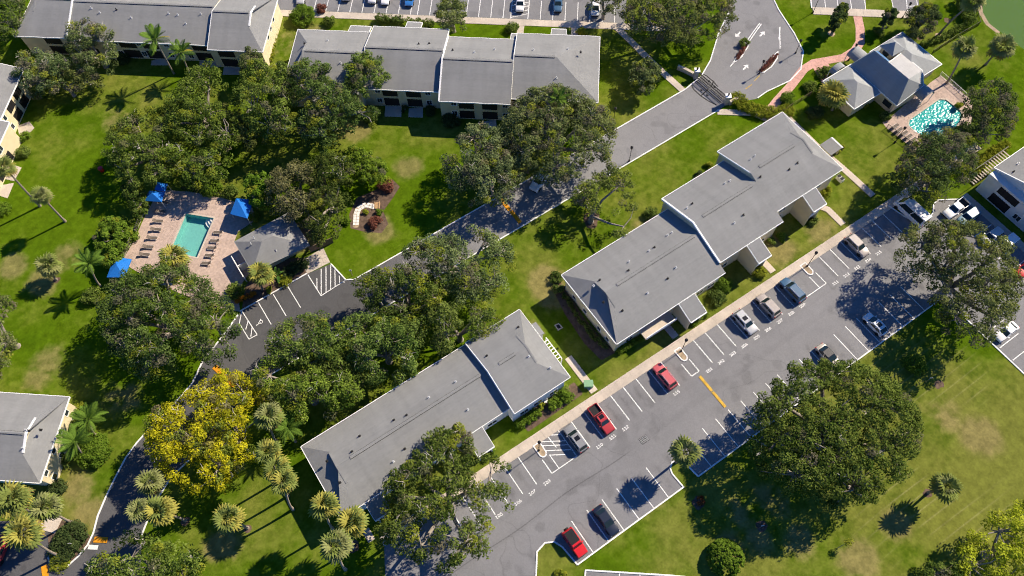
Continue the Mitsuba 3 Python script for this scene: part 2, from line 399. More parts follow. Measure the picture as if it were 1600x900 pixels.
# median islands at the gate
for pts in ([(49.03,114.14),(49.75,115.18),(51.00,116.92),(53.32,119.91),(53.80,120.25),(53.20,118.44),(51.53,115.98),(49.90,114.45)], [(53.97,111.20),(54.97,112.21),(56.98,114.24),(58.61,116.32),(59.43,117.00),(58.88,114.85),(57.22,112.62),(55.31,111.13)]):
    isl = Polygon(pts)
    put('island_bed', flat('W', isl.buffer(-0.2), 0.1), 'm_mulch', kind='structure')
    put('island_kerb', raised('W', isl.difference(isl.buffer(-0.22)), 0, 0.14), 'm_paint', kind='structure')

# painted lines are pieces of the surface they are painted on
pl = {}


def paint(holder, F, p, q, w=0.15, mat='m_paint', name='painted_line', z=0.014):
    return put(name, flat(F, line(F, [p, q], w), z), mat, holder)


for u in [13.7, 16.44, 24.55, 27.25, 30.0, 32.75, 35.5, 38.2, 40.95, 43.7, 46.4, 53.75, 56.4, 59.2, 61.9, 64.65, 67.4, 70.15, 72.9, 75.6, 83.8, 86.55, 89.3, 92.05, 94.8, 97.55, 100.3]:
    paint(lot_key, 'M', (u, 26.95), (u, 21.45))
for u in [8.2, 10.9, 5.4, 2.7]:
    paint(lot_key, 'M', (u, 26.7), (u, 21.2))
for u in [41.75, 44.7, 47.6, 50.4, 53.2, 56.0, 58.8, 61.5, 66.6, 69.35, 72.1, 74.85, 77.65, 80.4, 83.2, 86.0, 88.75, 91.5]:
    paint(lot_key, 'M', (u, 7.85), (u, 13.5))
for k in range(6):
    paint(lot_key, 'M', (17.72 + 3.02 * k, 7.85), (17.72 + 3.02 * k, 13.6))
# boxes below the islands
for (a, b) in ((49.15, 50.85), (79.35, 80.95)):
    paint(lot_key, 'M', (a, 24.3), (a, 21.6))
    paint(lot_key, 'M', (b, 24.3), (b, 21.6))
    paint(lot_key, 'M', (a if a < 60 else 75.9, 21.6), (b, 21.6))
paint(lot_key, 'M', (19.5, 24.2), (19.5, 21.5))
paint(lot_key, 'M', (20.95, 24.3), (20.95, 21.5))
paint(lot_key, 'M', (19.5, 21.5), (24.5, 21.5))
for v0, u1 in ((24.2, 23.2), (25.1, 24.4), (26.1, 24.5), (26.9, 24.5)):
    paint(lot_key, 'M', (20.9, v0), (u1, v0 - 0.62 * (u1 - 20.9)))
paint(lot_key, 'M', (22.9, 26.9), (24.5, 26.0))
paint(lot_key, 'M', (22.5, 26.95), (22.6, 24.6))
for v in [18.6, 15.95, 13.1, 10.3, 7.4, 4.5, 1.7, -1.1, -3.9]:
    paint(lot_key, 'M', (110.6, v), (115.3, v))
for v in [-1.4, -4.6, -7.4, -10.2]:
    paint(lot_key, 'M', (96.8, v), (101.6, v))
for u, t in ((8.6, '105'), (12.3, '106'), (15.1, '107'), (18.0, '108'), (28.7, '110'), (31.4, '111'), (34.1, '112'), (45.1, '115'), (52.4, '201'), (55.1, '202'), (57.8, '203'), (60.5, '204'), (63.3, '205'), (66.0, '206'), (68.8, '207'), (71.5, '208'), (74.3, '209'), (82.4, '211'), (85.2, '212'), (87.9, '213'), (90.7, '214'), (93.4, '215')):
    m = meshkit.text_mesh(t, 0.5, 0.004, bold=True)
    m.apply_translation([-m.bounds[:, 0].mean(), -0.25, 0])
    m.apply_translation([u, 20.75, 0.010])
    put('stall_number', MB('M').mesh(m), 'm_paint', lot_key)
for v0, v1 in ((20.8, 17.55), (17.4, 14.1)):
    put('speed_bump', raised('M', Polygon([(50.05, v0), (50.55, v0), (50.55, v1), (50.05, v1)]), 0.0, 0.075), 'm_yellow', label=None, kind='structure')
for F, p, q in (('M', (42.1, 71.0), (42.1, 67.5)), ('M', (42.2, 67.2), (42.2, 64.0))):
    put('speed_bump', raised(F, line(F, [p, q], 0.75), 0.0, 0.08), 'm_orange', kind='structure')
for p, q in zip([(-52.98,49.76),(-50.57,47.74)], [(-50.81,47.87),(-48.90,46.02)]):
    put('speed_bump', raised('W', line('W', [p, q], 0.95), 0.0, 0.08), 'm_orange', kind='structure')
for p, q in zip([(-68.30,21.12),(-75.41,17.44)], [(-66.12,20.93),(-74.64,15.42)]):
    put('speed_bump', raised('W', line('W', [p, q], 0.9), 0.0, 0.08), 'm_orange', kind='structure')
put('stop_bar', flat('W', Polygon([(-68.96,20.36),(-67.40,20.20),(-67.47,19.52),(-69.03,19.68)]), 0.016), 'm_paint', loop_key)
# street bay with hatching and the disabled stall
for u in (3.25, -0.95, -3.9, -6.9):
    paint(road_key, 'M', (u, 77.2), (u, 71.9))
paint(road_key, 'M', (3.25, 71.9), (8.6, 72.2))
for k in range(6):
    u = 3.3 + 0.95 * k
    paint(road_key, 'M', (u + 0.1, 72.1 if k < 1 else 72.0), (min(u + 2.6, 8.0), 76.9 - 0.1 * k if u + 2.6 < 8.0 else 72.0 + (8.0 - u) * 1.85))
paint(road_key, 'M', (3.3, 73.6), (4.3, 75.6))
for p, q in zip([(-49.40,60.40),(-46.06,55.56),(-47.46,54.75),(-49.57,57.98),(-48.26,56.66),(-47.17,55.24)], [(-46.06,55.56),(-47.46,54.75),(-49.57,57.98),(-49.40,60.40),(-48.00,58.42),(-47.15,57.11)]):
    paint(road_key, 'W', p, q)
c = np.array((-45.64,58.05)) 
sym = shapely.union_all([Point(0, 0).buffer(0.36).difference(Point(0, 0).buffer(0.24)).difference(Polygon([(-0.1, 0), (0.5, -0.05), (0.5, 0.6), (-0.1, 0.6)])), LineString([(-0.12, 0.85), (-0.08, 0.2), (0.3, 0.2), (0.45, -0.2), (0.62, -0.14)]).buffer(0.06), Point(-0.12, 0.98).buffer(0.12), LineString([(-0.1, 0.5), (0.2, 0.5)]).buffer(0.05)])
sym = shapely.affinity.rotate(shapely.affinity.scale(sym, 0.95, 0.95, origin=(0, 0)), 122, origin=(0, 0)) if hasattr(shapely, 'affinity') else sym
sym = shapely.transform(sym, lambda a: a + c)
put('wheelchair_symbol', flat('W', sym, 0.016), 'm_paint', road_key)
for (x, y), ang in zip([(51.63,122.24),(51.69,112.92),(56.92,122.12)], (215, 35, 35)):
    arrow = Polygon([(-0.9, -0.18), (0.1, -0.18), (0.1, -0.65), (0.95, 0), (0.1, 0.65), (0.1, 0.18), (-0.9, 0.18)])
    a = math.radians(ang + 12)
    arrow = shapely.transform(arrow, lambda q: np.c_[q[:, 0] * math.cos(a) - q[:, 1] * math.sin(a) + x, q[:, 0] * math.sin(a) + q[:, 1] * math.cos(a) + y])
    put('painted_arrow', flat('W', arrow, 0.016), 'm_paint', road_key)
for p, q in zip([(48.47,113.28),(50.88,116.20),(57.33,125.12),(49.00,113.96),(59.98,117.70),(61.19,123.95),(52.71,119.57),(53.80,120.25)], [(50.88,116.20),(52.78,119.20),(53.80,120.25),(51.53,115.98),(61.06,123.96),(60.20,120.26),(56.95,125.33),(57.33,125.12)]):
    paint(road_key, 'W', p, q, 0.18)
for p, q in zip([(50.66,107.03),(52.92,109.16)], [(52.21,108.15),(54.25,110.48)]):
    paint(road_key, 'W', p, q, 0.16, 'm_yellow')
for u in [-56.6 + 2.75 * k for k in range(9)] + [-33.0 + 2.75 * k for k in range(8)] + [-8.2 + 2.75 * k for k in range(8)]:
    paint(nlot_key, 'N', (u, 129.3), (u, 135))
for k in range(5):
    paint(nlot_key, 'N', (-12.0, 129.6 + 1.2 * k), (-8.3, 130.9 + 1.2 * k))
paint(nlot_key, 'N', (-12.05, 129.3), (-12.05, 135))
for p, q in zip([(72.26,128.88),(75.03,128.53),(77.93,128.17),(80.92,127.61),(87.02,127.07),(89.90,126.71),(90.04,126.70),(92.27,126.57),(90.50,128.42)], [(73.03,134.36),(75.74,134.20),(78.59,134.04),(81.86,133.85),(87.69,133.51),(91.24,133.30),(92.57,127.13),(93.13,131.80),(92.51,128.49)]):
    paint(clot_key, 'W', p, q)
for p, q in zip([(14.77,12.90),(17.91,12.59),(20.94,12.29)], [(14.34,9.60),(17.46,9.48),(20.48,9.36)]):
    paint(slot_key, 'W', p, q)
put('storm_drain', raised('M', Polygon([(34.7, 16.9), (36.2, 16.9), (36.2, 18.0), (34.7, 18.0)]), 0, 0.03), 'm_rubber', kind='structure')
dk = 'storm_drain'
for k in range(7):
    u = 34.8 + 0.21 * k
    put('grate_bar', raised('M', Polygon([(u, 16.95), (u + 0.07, 16.95), (u + 0.07, 17.95), (u, 17.95)]), 0.03, 0.045), 'm_metal', dk)

# sidewalks with their joints: each flag is a piece
def sidewalk(F, pts, w, name='sidewalk', step=1.55, mat='m_concrete', z=0.10):
    ln = LineString(pts)
    key = put(name, raised(F, ln.buffer(w / 2, cap_style=2, join_style=2), -0.05, z - 0.03), 'm_concrete', kind='structure')
    n = max(1, round(ln.length / step))
    bodies = ln.buffer(w / 2, cap_style=2, join_style=2)
    for k in range(n):
        seg = shapely.ops.substring(ln, k * ln.length / n, (k + 1) * ln.length / n).buffer(w / 2, cap_style=2, join_style=2)
        put('flag', raised(F, seg.buffer(-0.018, join_style=2), z - 0.035, z + 0.006 * ((k * 7) % 3)), mat, key)
    return key


import shapely.ops
front_walk = sidewalk('M', [(-9, 27.85), (127.5, 27.85 - 0.9)], 1.75)
sidewalk('M', [(-10.2, 30.9), (-10.2, 28.8)], 1.2)
sidewalk('M', [(51.55, 28.8), (51.55, 32.6)], 1.35)
sidewalk('M', [(74.6, 28.8), (74.6, 31.4), (73.0, 33.6)], 1.3)
sidewalk('M', [(92.4, 28.9), (92.4, 33.0), (91.0, 35.4)], 1.3)
sidewalk('M', [(33.6, 28.8), (33.6, 36.5)], 1.4)
sidewalk('W', [(70.52,79.39),(66.50,85.59),(62.36,91.55),(57.84,99.22)], 1.35)
sidewalk('M', [(90.6, 63.0), (96.5, 58.5), (98.6, 54.0)], 1.5)
sidewalk('M', [(116.2, 20.6), (116.2, -14)], 1.6)
sidewalk('N', [(-70, 128.15), (22, 128.15)], 1.9)
for u in (-32.8, -9.6, 2.3):
    sidewalk('N', [(u, 127.2), (u - 0.1, 119.8)], 1.5)
sidewalk('W', [(24.79,126.78),(28.07,121.70),(32.16,115.07),(37.53,107.22)], 1.5)
sidewalk('W', [(69.28,128.28),(81.71,126.79),(92.71,125.59)], 2.2)
sidewalk('W', [(-77.32,24.26),(-74.45,23.44)], 2.4)
path_c = [(78.78,126.96),(78.39,122.41),(77.46,118.56),(75.81,116.27),(72.91,114.44),(68.93,113.76),(66.38,113.36),(63.85,111.72),(60.09,107.20),(56.72,103.63),(54.83,101.37)]
pk = put('pink_path', raised('W', LineString(path_c).buffer(0.95, join_style=1), -0.05, 0.03), 'm_pink', kind='structure')
lnp = LineString(path_c)
for k in range(int(lnp.length / 1.2)):
    put('paver_band', flat('W', shapely.ops.substring(lnp, k * 1.2 + 0.03, k * 1.2 + 1.17).buffer(0.93, cap_style=2, join_style=2), 0.036), 'm_pink', pk)
put('pink_forecourt', raised('M', Polygon([(113.2, 55.2), (117.3, 55.2), (118.4, 59.6), (115.0, 60.6)]), -0.05, 0.034), 'm_pink', kind='structure')

# pools: basin, coping, deck, water
def pool(F, shape, depth, floor_mat):
    bas = MB('W')
    r = list(shape.exterior.coords)
    for p, q in zip(r[:-1], r[1:]):
        bas.poly([(*p, 0.0), (*q, 0.0), (*q, -depth), (*p, -depth)])
    key = put('pool_basin', bas, floor_mat, kind='structure')
    put('pool_floor', flat('W', shape, -depth), floor_mat, kind='structure')
    return key


pool('N', POOL_A, 1.3, 'm_pool')
put('pool_water', flat('W', POOL_A, -0.13), 'm_water', kind='structure')
put('pool_water', flat('W', POOL_B, -0.1), 'm_rippled', kind='structure')
pool('M', POOL_B, 0.5, 'm_pool')
for k, (r_, z_) in enumerate(((1.9, -0.85), (1.35, -0.55), (0.8, -0.28))):
    st = Point(*(-57.29,80.62)).buffer(r_).intersection(POOL_A.buffer(-0.02))
    put('pool_step', raised('W', st, -1.29, z_), 'm_white_wall', kind='structure')
put('pool_coping', raised('W', POOL_A.buffer(0.3, join_style=2).difference(POOL_A), -0.1, 0.06), 'm_concrete', kind='structure')
put('pool_coping', raised('W', POOL_B.buffer(0.3, join_style=2).difference(POOL_B), -0.1, 0.06), 'm_concrete', kind='structure')
DECK_A = Polygon([(-67.90,87.68),(-62.46,86.95),(-55.88,85.12),(-49.93,82.60),(-49.22,79.64),(-52.16,77.34),(-52.62,75.09),(-48.68,68.41),(-49.88,66.45),(-50.60,64.49),(-49.73,60.29),(-55.15,61.44),(-66.69,67.25),(-73.50,71.64),(-71.95,76.45),(-70.74,82.16),(-69.54,86.10)])
DECK_B = Polygon([(83.54,102.02),(89.53,106.82),(92.00,108.42),(96.57,101.32),(94.42,95.16),(90.89,92.45),(86.30,88.59),(81.49,89.62),(77.22,95.42),(76.73,97.07),(79.34,98.58)])
put('pool_deck', flat('W', DECK_A.difference(POOL_A), 0.03), 'm_pavers', kind='structure')
put('pool_deck', flat('W', DECK_B.difference(POOL_B), 0.03), 'm_pavers', kind='structure')
fp = Polygon([(-39.49,70.29),(-35.47,73.00),(-33.91,69.75),(-38.06,67.50)])
fkey = put('flagstone_patio', flat('W', fp, 0.02), 'm_stone', kind='structure')
rng = np.random.default_rng(5)
pts = rng.uniform(fp.bounds[:2], fp.bounds[2:], (60, 2))
vor = shapely.voronoi_polygons(shapely.MultiPoint(pts), extend_to=fp)
for cell in vor.geoms:
    c_ = cell.intersection(fp).buffer(-0.05)
    if c_.area > 0.15 and c_.geom_type == 'Polygon':
        put('flagstone', raised('W', c_, 0.0, 0.045 + 0.01 * rng.random()), 'm_concrete', fkey)

# planting beds
def bed(pts, mat='m_mulch', F='W'):
    put('planting_bed', flat(F, Polygon(pts).buffer(0.4).buffer(-0.1), 0.006), mat, kind='structure')


bed([(-29.34,83.79),(-26.26,85.14),(-22.94,87.69),(-21.62,86.11),(-22.81,83.76),(-24.70,80.61),(-23.60,77.66),(-24.65,75.99),(-27.73,76.43),(-30.24,77.26),(-30.65,80.17)])
bed([(8.30,63.70),(9.62,62.32),(12.22,56.40),(15.28,51.89),(17.30,49.36),(15.18,48.25),(12.62,51.40),(9.62,57.15),(7.94,61.74)], 'm_mulch')
bed([(20.5, 29.7), (31.5, 29.9), (31.5, 31.9), (20.5, 31.9)], 'm_mulch', 'M')
bed([(-49.15,60.26),(-38.25,66.97),(-38.56,70.65),(-43.16,70.88),(-47.71,68.37),(-49.13,65.09)])
bed([(-75.54,21.90),(-74.30,24.14),(-70.33,22.48),(-68.68,20.94),(-70.56,18.78),(-72.77,17.33),(-74.49,18.26)])
def blot(x, y, r, sd):
    a = np.linspace(0, 2 * np.pi, 22)[:-1]
    rr = r * (0.6 + 0.8 * meshkit.fbm(np.c_[np.cos(a) * 1.1 + sd * 7.7, np.sin(a) * 1.1, a * 0], 3))
    return Polygon(np.c_[x + rr * np.cos(a), y + rr * np.sin(a)])


for i, ((x, y), r) in enumerate(zip([(15.89,76.72),(71.84,121.28),(82.44,121.25),(90.45,118.93),(94.75,119.43),(97.82,123.77),(-54.02,23.31),(-43.85,21.70),(-26.76,18.27),(28.53,22.93),(65.33,22.82),(72.29,41.00),(37.87,18.87),(-85.10,68.39)], (1.7, .8, .8, .6, .8, .8, .7, .7, 1.0, 1.0, .7, .8, .9, .7))):
    put('planting_bed', flat('W', blot(x, y, r, i), 0.006), 'm_sand' if i in (1, 2, 4) else 'm_mulch', kind='structure')
# garden stepping-stone path
ar = LineString([(-29.52,77.66),(-29.53,80.12),(-29.22,81.42),(-27.89,82.24),(-26.75,81.89),(-25.73,81.54)])
gk = put('garden_path', flat('W', ar.buffer(0.62), 0.012), 'm_sand', kind='structure')
for k in range(int(ar.length / 0.62)):
    for s_ in (-0.3, 0.3):
        p = ar.interpolate(0.3 + k * 0.62)
        q = ar.interpolate(0.34 + k * 0.62)
        d = np.array([q.x - p.x, q.y - p.y])
        d /= np.linalg.norm(d) + 1e-9
        st = Polygon([(p.x + d[0] * a - d[1] * (s_ + b_), p.y + d[1] * a + d[0] * (s_ + b_)) for a, b_ in ((-.27, -.25), (.27, -.25), (.27, .25), (-.27, .25))])
        put('stepping_stone', raised('W', st, 0, 0.07), 'm_white_wall', gk)
put('yard_drain', raised('W', Polygon([(7.28,54.99),(8.11,55.33),(8.85,54.42),(7.90,53.84)]), 0, 0.05), 'm_concrete', kind='structure')
put('drain_lid', raised('W', Polygon([(7.57,54.91),(8.09,55.08),(8.51,54.43),(7.92,54.21)]), 0.05, 0.06), 'm_black', 'yard_drain')

# saw cut loops and sensor plates at the gate
for pts in ([(39.51,108.84),(39.85,107.44),(41.06,105.66),(42.45,104.22),(43.88,103.13)], [(41.85,111.87),(42.96,111.10),(44.19,109.46),(44.91,108.03)], [(41.22,105.82),(42.94,107.44)], [(43.55,107.93),(44.33,109.45)]):
    put('saw_cut', flat('W', LineString(pts).buffer(0.13), 0.014), 'm_rubber', road_key)
for x, y in [(41.42,107.18),(42.42,105.75),(43.39,109.50),(44.35,107.88)]:
    put('sensor_plate', flat('W', Point(x, y).buffer(0.28), 0.014), 'm_rubber', road_key)

# ---------------------------------------------------------------- buildings
OV = 0.6


def window(parent, F, c, w, h, axis, sgn, frame='m_trim', mull=True):
    """A framed window on a wall; c: the centre on the wall plane (u, v, z); axis 0: the wall faces u, 1: it faces v."""
    c = np.asarray(c, float)
    t = 1 - axis
    def bx(m, t0, t1, z0, z1, d0, d1):
        a, b = c.copy(), c.copy()
        a[t] += t0; b[t] += t1; a[2] += z0; b[2] += z1; a[axis] += sgn * d0; b[axis] += sgn * d1
        m.box(a, b)
    m = MB(F)
    bx(m, -w / 2, w / 2, -h / 2, h / 2, -0.03, 0.015)
    k = put('window', m, 'm_glass', parent)
    f = MB(F)
    e = 0.09
    bx(f, -w / 2 - e, w / 2 + e, h / 2, h / 2 + e, -0.03, 0.05)
    bx(f, -w / 2 - e, w / 2 + e, -h / 2 - e, -h / 2, -0.03, 0.07)
    bx(f, -w / 2 - e, -w / 2, -h / 2, h / 2, -0.03, 0.05)
    bx(f, w / 2, w / 2 + e, -h / 2, h / 2, -0.03, 0.05)
    if mull:
        bx(f, -0.03, 0.03, -h / 2, h / 2, 0.0, 0.04)
    put('frame', f, frame, k)


def lanai(parent, F, c, w, z0, z1, axis, sgn, posts=2):
    """A screened balcony opening, with its dark screen and slim posts."""
    c = np.asarray([c[0], c[1], 0], float)
    t = 1 - axis
    def bx(m, t0, t1, za, zb, d0, d1):
        a, b = c.copy(), c.copy()
        a[t] += t0; b[t] += t1; a[2] = za; b[2] = zb; a[axis] += sgn * d0; b[axis] += sgn * d1
        m.box(a, b)
    m = MB(F)
    bx(m, -w / 2, w / 2, z0, z1, -0.05, 0.012)
    k = put('screen', m, 'm_screen', parent)
    f = MB(F)
    for i in range(posts + 1):
        x = -w / 2 + w * i / posts
        bx(f, x - 0.03, x + 0.03, z0, z1, 0.0, 0.04)
    put('post', f, 'm_black', k)


class House:
    def __init__(self, name, label, F, roof='m_roof', wall='m_cream', cat='building', pitch=0.33):
        self.key, self.F, self.roofm, self.wallm, self.pitch = thing(name, label, cat), F, roof, wall, pitch
        self.white = 'top left' in label or 'lower left' in label

    def section(self, u0, u1, vf, vb, ze, e0=None, e1=None, vr=None, vent=True, gap0=0.0, gap1=0.0):
        """One roof section: ridge along u between the eaves v = vf (front) and vb (back); ends: None (plain), 'dutch', 'hip' or 'cap' (gable with a white cap)."""
        K, p = self.key, self.pitch
        vr = (vf + vb) / 2 if vr is None else vr
        zr = ze + p * (vr - vf)
        zb = zr - p * (vb - vr)
        d, w = 3.6, 2.9
        F = self.F
        r = MB(F)
        def end(e, u, s):
            if e == 'dutch':
                zw = zr - p * w
                return [(u + s * d, vr - w, zw), (u + s * d, vr, zr)], [(u + s * d, vr, zr), (u + s * d, vr + w, zw)], u + s * d
            if e == 'hip':
                q = (u + s * (vr - vf), vr, zr)
                return [q], [q], q[0]
            return [(u, vr, zr)], [(u, vr, zr)], u
        f0, b0, ua = end(e0, u0, 1)
        f1, b1, ub = end(e1, u1, -1)
        th = 0.16
        r.slab([(u0, vf, ze), (u1, vf, ze)] + f1 + f0[::-1], th)
        r.slab([(u1, vb, zb), (u0, vb, zb)] + b0[::-1] + b1, th)
        for e, u, s in ((e0, u0, 1), (e1, u1, -1)):
            if e == 'dutch':
                zw = zr - p * w
                q = [(u, vb, zb), (u, vf, ze), (u + s * d, vr - w, zw), (u + s * d, vr + w, zw)]
                r.slab(q if s > 0 else q[::-1], th)
            if e == 'hip':
                q = [(u, vb, zb), (u, vf, ze), (u + s * (vr - vf), vr, zr)]
                r.slab(q if s > 0 else q[::-1], th)
        roof = put('roof', r, self.roofm, K)
        # white eaves and rakes
        f = MB(F)
        f.bar((u0, vf - 0.05, ze + 0.03), (u1, vf - 0.05, ze + 0.03), 0.11, 0.26)
        f.bar((u0, vb + 0.05, zb + 0.03), (u1, vb + 0.05, zb + 0.03), 0.11, 0.26)
        for e, u, s in ((e0, u0, 1), (e1, u1, -1)):
            if e in ('dutch', 'hip'):
                f.bar((u - s * 0.05, vf, ze + 0.028), (u - s * 0.05, vb, ze + 0.028), 0.11, 0.26)
            elif e == 'cap':
                f.bar((u, vf, ze + 0.10), (u, vr, zr + 0.10), 0.3, 0.4)
                f.bar((u, vr, zr + 0.10), (u, vb, zb + 0.10), 0.3, 0.4)
            elif e == 'back':
                f.bar((u, vr, zr + 0.03), (u, vb, zb + 0.03), 0.12, 0.26)
            elif e == 'rake':
                f.bar((u, vf, ze + 0.03), (u, vr, zr + 0.03), 0.12, 0.26)
                f.bar((u, vr, zr + 0.03), (u, vb, zb + 0.03), 0.12, 0.26)
        put('fascia', f, 'm_trim', K)
        for e, u, s in ((e0, u0, 1), (e1, u1, -1)):
            if e == 'dutch':
                zw = zr - p * w
                g = MB(F)
                x = u + s * (d - 0.02)
                g.add([(x, vr - w, zw - .1), (x, vr + w, zw - .1), (x, vr, zr - .03), (x + s * .1, vr - w, zw - .1), (x + s * .1, vr + w, zw - .1), (x + s * .1, vr, zr - .03)], [[0, 1, 2], [3, 5, 4], [0, 2, 5], [0, 5, 3], [1, 4, 5], [1, 5, 2]])
                put('gablet', g, self.wallm, K)
                gb = MB(F)
                gb.bar((x - s * 0.12, vr - w, zw + 0.07), (x - s * 0.12, vr, zr + 0.07), 0.34, 0.22)
                gb.bar((x - s * 0.12, vr, zr + 0.07), (x - s * 0.12, vr + w, zw + 0.07), 0.34, 0.22)
                put('barge_board', gb, 'm_trim' if s < 0 and self.white else self.roofm, K)
        # walls
        wl = MB(F)
        a = u0 + (OV if e0 in ('dutch', 'hip') else gap0)
        b = u1 - (OV if e1 in ('dutch', 'hip') else gap1)
        zs, zt = ze + p * OV - 0.2, zr - 0.2
        pa, pb = (ua if e0 in ('dutch', 'hip') else a), (ub if e1 in ('dutch', 'hip') else b)
        if e0 == 'dutch': pa += 0.25
        if e1 == 'dutch': pb -= 0.25
        v0, v1 = vf + OV, vb - OV
        zs1 = zb + p * OV - 0.2
        prof = [(v0, 0), (v1, 0), (v1, zs1), (vr, zt), (v0, zs)]
        pts = [(pa, y, z) for y, z in prof] + [(pb, y, z) for y, z in prof]
        n = 5
        fs = [[0, i + 1, i] for i in range(1, n - 1)] + [[n, n + i, n + i + 1] for i in range(1, n - 1)]
        fs += [x for i in range(n) for x in ([i, (i + 1) % n, n + (i + 1) % n], [i, n + (i + 1) % n, n + i])]
        wl.add(pts, fs)
        if e0 in ('dutch', 'hip'):
            wl.box((a, v0, 0), (pa, v1, min(zs, zs1) - 0.05))
        if e1 in ('dutch', 'hip'):
            wl.box((pb, v0, 0), (b, v1, min(zs, zs1) - 0.05))
        put('wall', wl, self.wallm, K)
        # ridge vent and vent pipes
        if vent:
            x0, x1 = (ua + 2.2, ub - (2.2 if e1 in ('dutch', 'hip') else 1.2)) if F == 'M' else (ua + .3, ub - .3)
            rv = MB(F)
            rv.slab([(x0, vr - 0.24, zr + 0.03), (x1, vr - 0.24, zr + 0.03), (x1, vr, zr + 0.11), (x0, vr, zr + 0.11)], 0.07)
            rv.slab([(x0, vr, zr + 0.11), (x1, vr, zr + 0.11), (x1, vr + 0.24, zr + 0.03), (x0, vr + 0.24, zr + 0.03)], 0.07)
            put('ridge_vent', rv, self.roofm, roof)
            for s in (-0.26, 0.26):
                sl = MB(F)
                sl.bar((x0, vr + s, zr + 0.02), (x1, vr + s, zr + 0.02), 0.05, 0.12)
                put('vent_slot', sl, 'm_rubber', roof)
        self.last = (roof, u0, u1, vf, vb, vr, ze, zr)
        return roof

    def pipes(self, roof, pts, sec):
        u0, u1, vf, vb, vr, ze, zr = sec[1:]
        for u, v in pts:
            z = zr - self.pitch * abs(v - vr)
            m = MB(self.F)
            m.tube([(u, v, z - 0.1), (u, v, z + 0.35), (u, v, z + 0.45)], [0.09, 0.09, 0.11], 8)
            m.box((u - 0.2, v - 0.2, z - 0.08), (u + 0.2, v + 0.2, z + 0.05))
            put('vent_pipe', m, 'm_metal' if int(u * 3) % 3 == 0 else 'm_rubber', roof)

    def porch(self, u0, u1, v0, length, ze, side=-1, wall=None, hole=None):
        """A stair tower: the main slope runs on over it."""
        p, F, K = self.pitch, self.F, self.key
        v1 = v0 + side * length
        z1 = ze - p * length
        r = MB(F)
        q = [(u0, v1, z1 + .004), (u1, v1, z1 + .004), (u1, v0 - side * 0.6, ze + p * 0.6 + .004), (u0, v0 - side * 0.6, ze + p * 0.6 + .004)]
        r.slab(q if side < 0 else q[::-1], 0.16)
        roof = put('porch_roof', r, self.roofm, K)
        f = MB(F)
        f.bar((u0, v1 + side * 0.05, z1 + 0.035), (u1, v1 + side * 0.05, z1 + 0.035), 0.17, 0.3)
        f.bar((u0, v1, z1 + 0.015), (u0, v0, ze + 0.015), 0.09, 0.22)
        f.bar((u1, v1, z1 + 0.015), (u1, v0, ze + 0.015), 0.09, 0.22)
        put('porch_fascia', f, 'm_trim', K)
        w = MB(F)
        i = 0.28
        for a, b in (((u0 + i, u0 + i + 0.2)), (u1 - i - 0.2, u1 - i)):
            ya, yb = v1 - side * 0.35, v0 - side * 0.65
            za, zb = z1 + p * 0.35 - 0.19, ze + p * 0.6 - 0.19
            w.add([(a, ya, 0), (b, ya, 0), (b, yb, 0), (a, yb, 0), (a, ya, za), (b, ya, za), (b, yb, zb), (a, yb, zb)],
                  [[0, 2, 1], [0, 3, 2], [4, 5, 6], [4, 6, 7], [0, 1, 5], [0, 5, 4], [1, 2, 6], [1, 6, 5], [2, 3, 7], [2, 7, 6], [3, 0, 4], [3, 4, 7]])
        put('porch_wall', w, wall or self.wallm, K)
        b = MB(F)
        b.box((u0 + 0.5, v1 - side * 0.38, 2.7), (u1 - 0.5, v1 - side * 0.55, 3.7))
        put('balustrade', b, 'm_trim', K)
        st = MB(F)
        for k in range(9):
            y = v0 - side * (-0.2) + side * k * 0.27
            st.box((u0 + 0.75, y, 0), (u1 - 0.75, y + side * 0.27, 0.18 * (9 - k)))
        put('stair', st, 'm_concrete', K)


# the apartment house in front, its stepped roof running down to the car park
A = House('apartment_building', 'long apartment building with two stepped grey roofs, above stalls 106 to 112', 'M', wall='m_white_wall')
ra = A.section(-12.1, 19.1, 33.1, 46.6, 5.5, 'dutch', 'rake')
sa = A.last
A.pipes(ra, [(-9.6, 41.6), (-9.5, 37.6), (-3.4, 42.3), (-1.0, 35.9), (2.4, 41.4), (4.5, 40.9), (-5.6, 40.6), (1.5, 36.6), (8.5, 36.2), (9.0, 41.5), (13.2, 36.4), (14.0, 41.3)], sa)
rb = A.section(19.1, 30.2, 31.7, 46.5, 6.15, 'rake', 'dutch', vr=39.4)
A.pipes(rb, [(20.6, 42.0), (26.2, 37.9), (27.9, 43.5), (28.2, 34.6)], A.last)
A.porch(10.6, 13.7, 33.1, 3.6, 5.5)
A.porch(-8.0, -5.0, 33.1, 3.0, 5.5)
bay = MB('M')
bay.slab([(30.2, 40.6, 6.1), (31.3, 40.6, 5.8), (31.3, 43.2, 5.8), (30.2, 43.2, 6.1)], 0.16)
put('bay_roof', bay, 'm_roof', A.key)
w_ = MB('M')
w_.box((29.5, 40.8, 0), (31.1, 43.0, 5.7))
put('bay_wall', w_, 'm_white_wall', A.key)
for k in range(7):
    m = MB('M')
    m.box((30.3, 35.6 + 0.62 * k, 5.45), (31.25, 35.75 + 0.62 * k, 5.6))
    put('trellis_slat', m, 'm_trim', A.key)
m = MB('M')
m.box((31.1, 35.3, 5.3), (31.25, 40.0, 5.44)); m.box((31.1, 35.3, 0), (31.25, 35.45, 5.3)); m.box((31.1, 39.85, 0), (31.25, 40.0, 5.3))
put('trellis_beam', m, 'm_trim', A.key)
for u in (-1.6, 3.4, 8.0, 15.9):
    window(A.key, 'M', (u, 33.7, 4.2), 1.7, 1.2, 1, -1)
    window(A.key, 'M', (u, 33.7, 1.4), 1.7, 1.2, 1, -1)
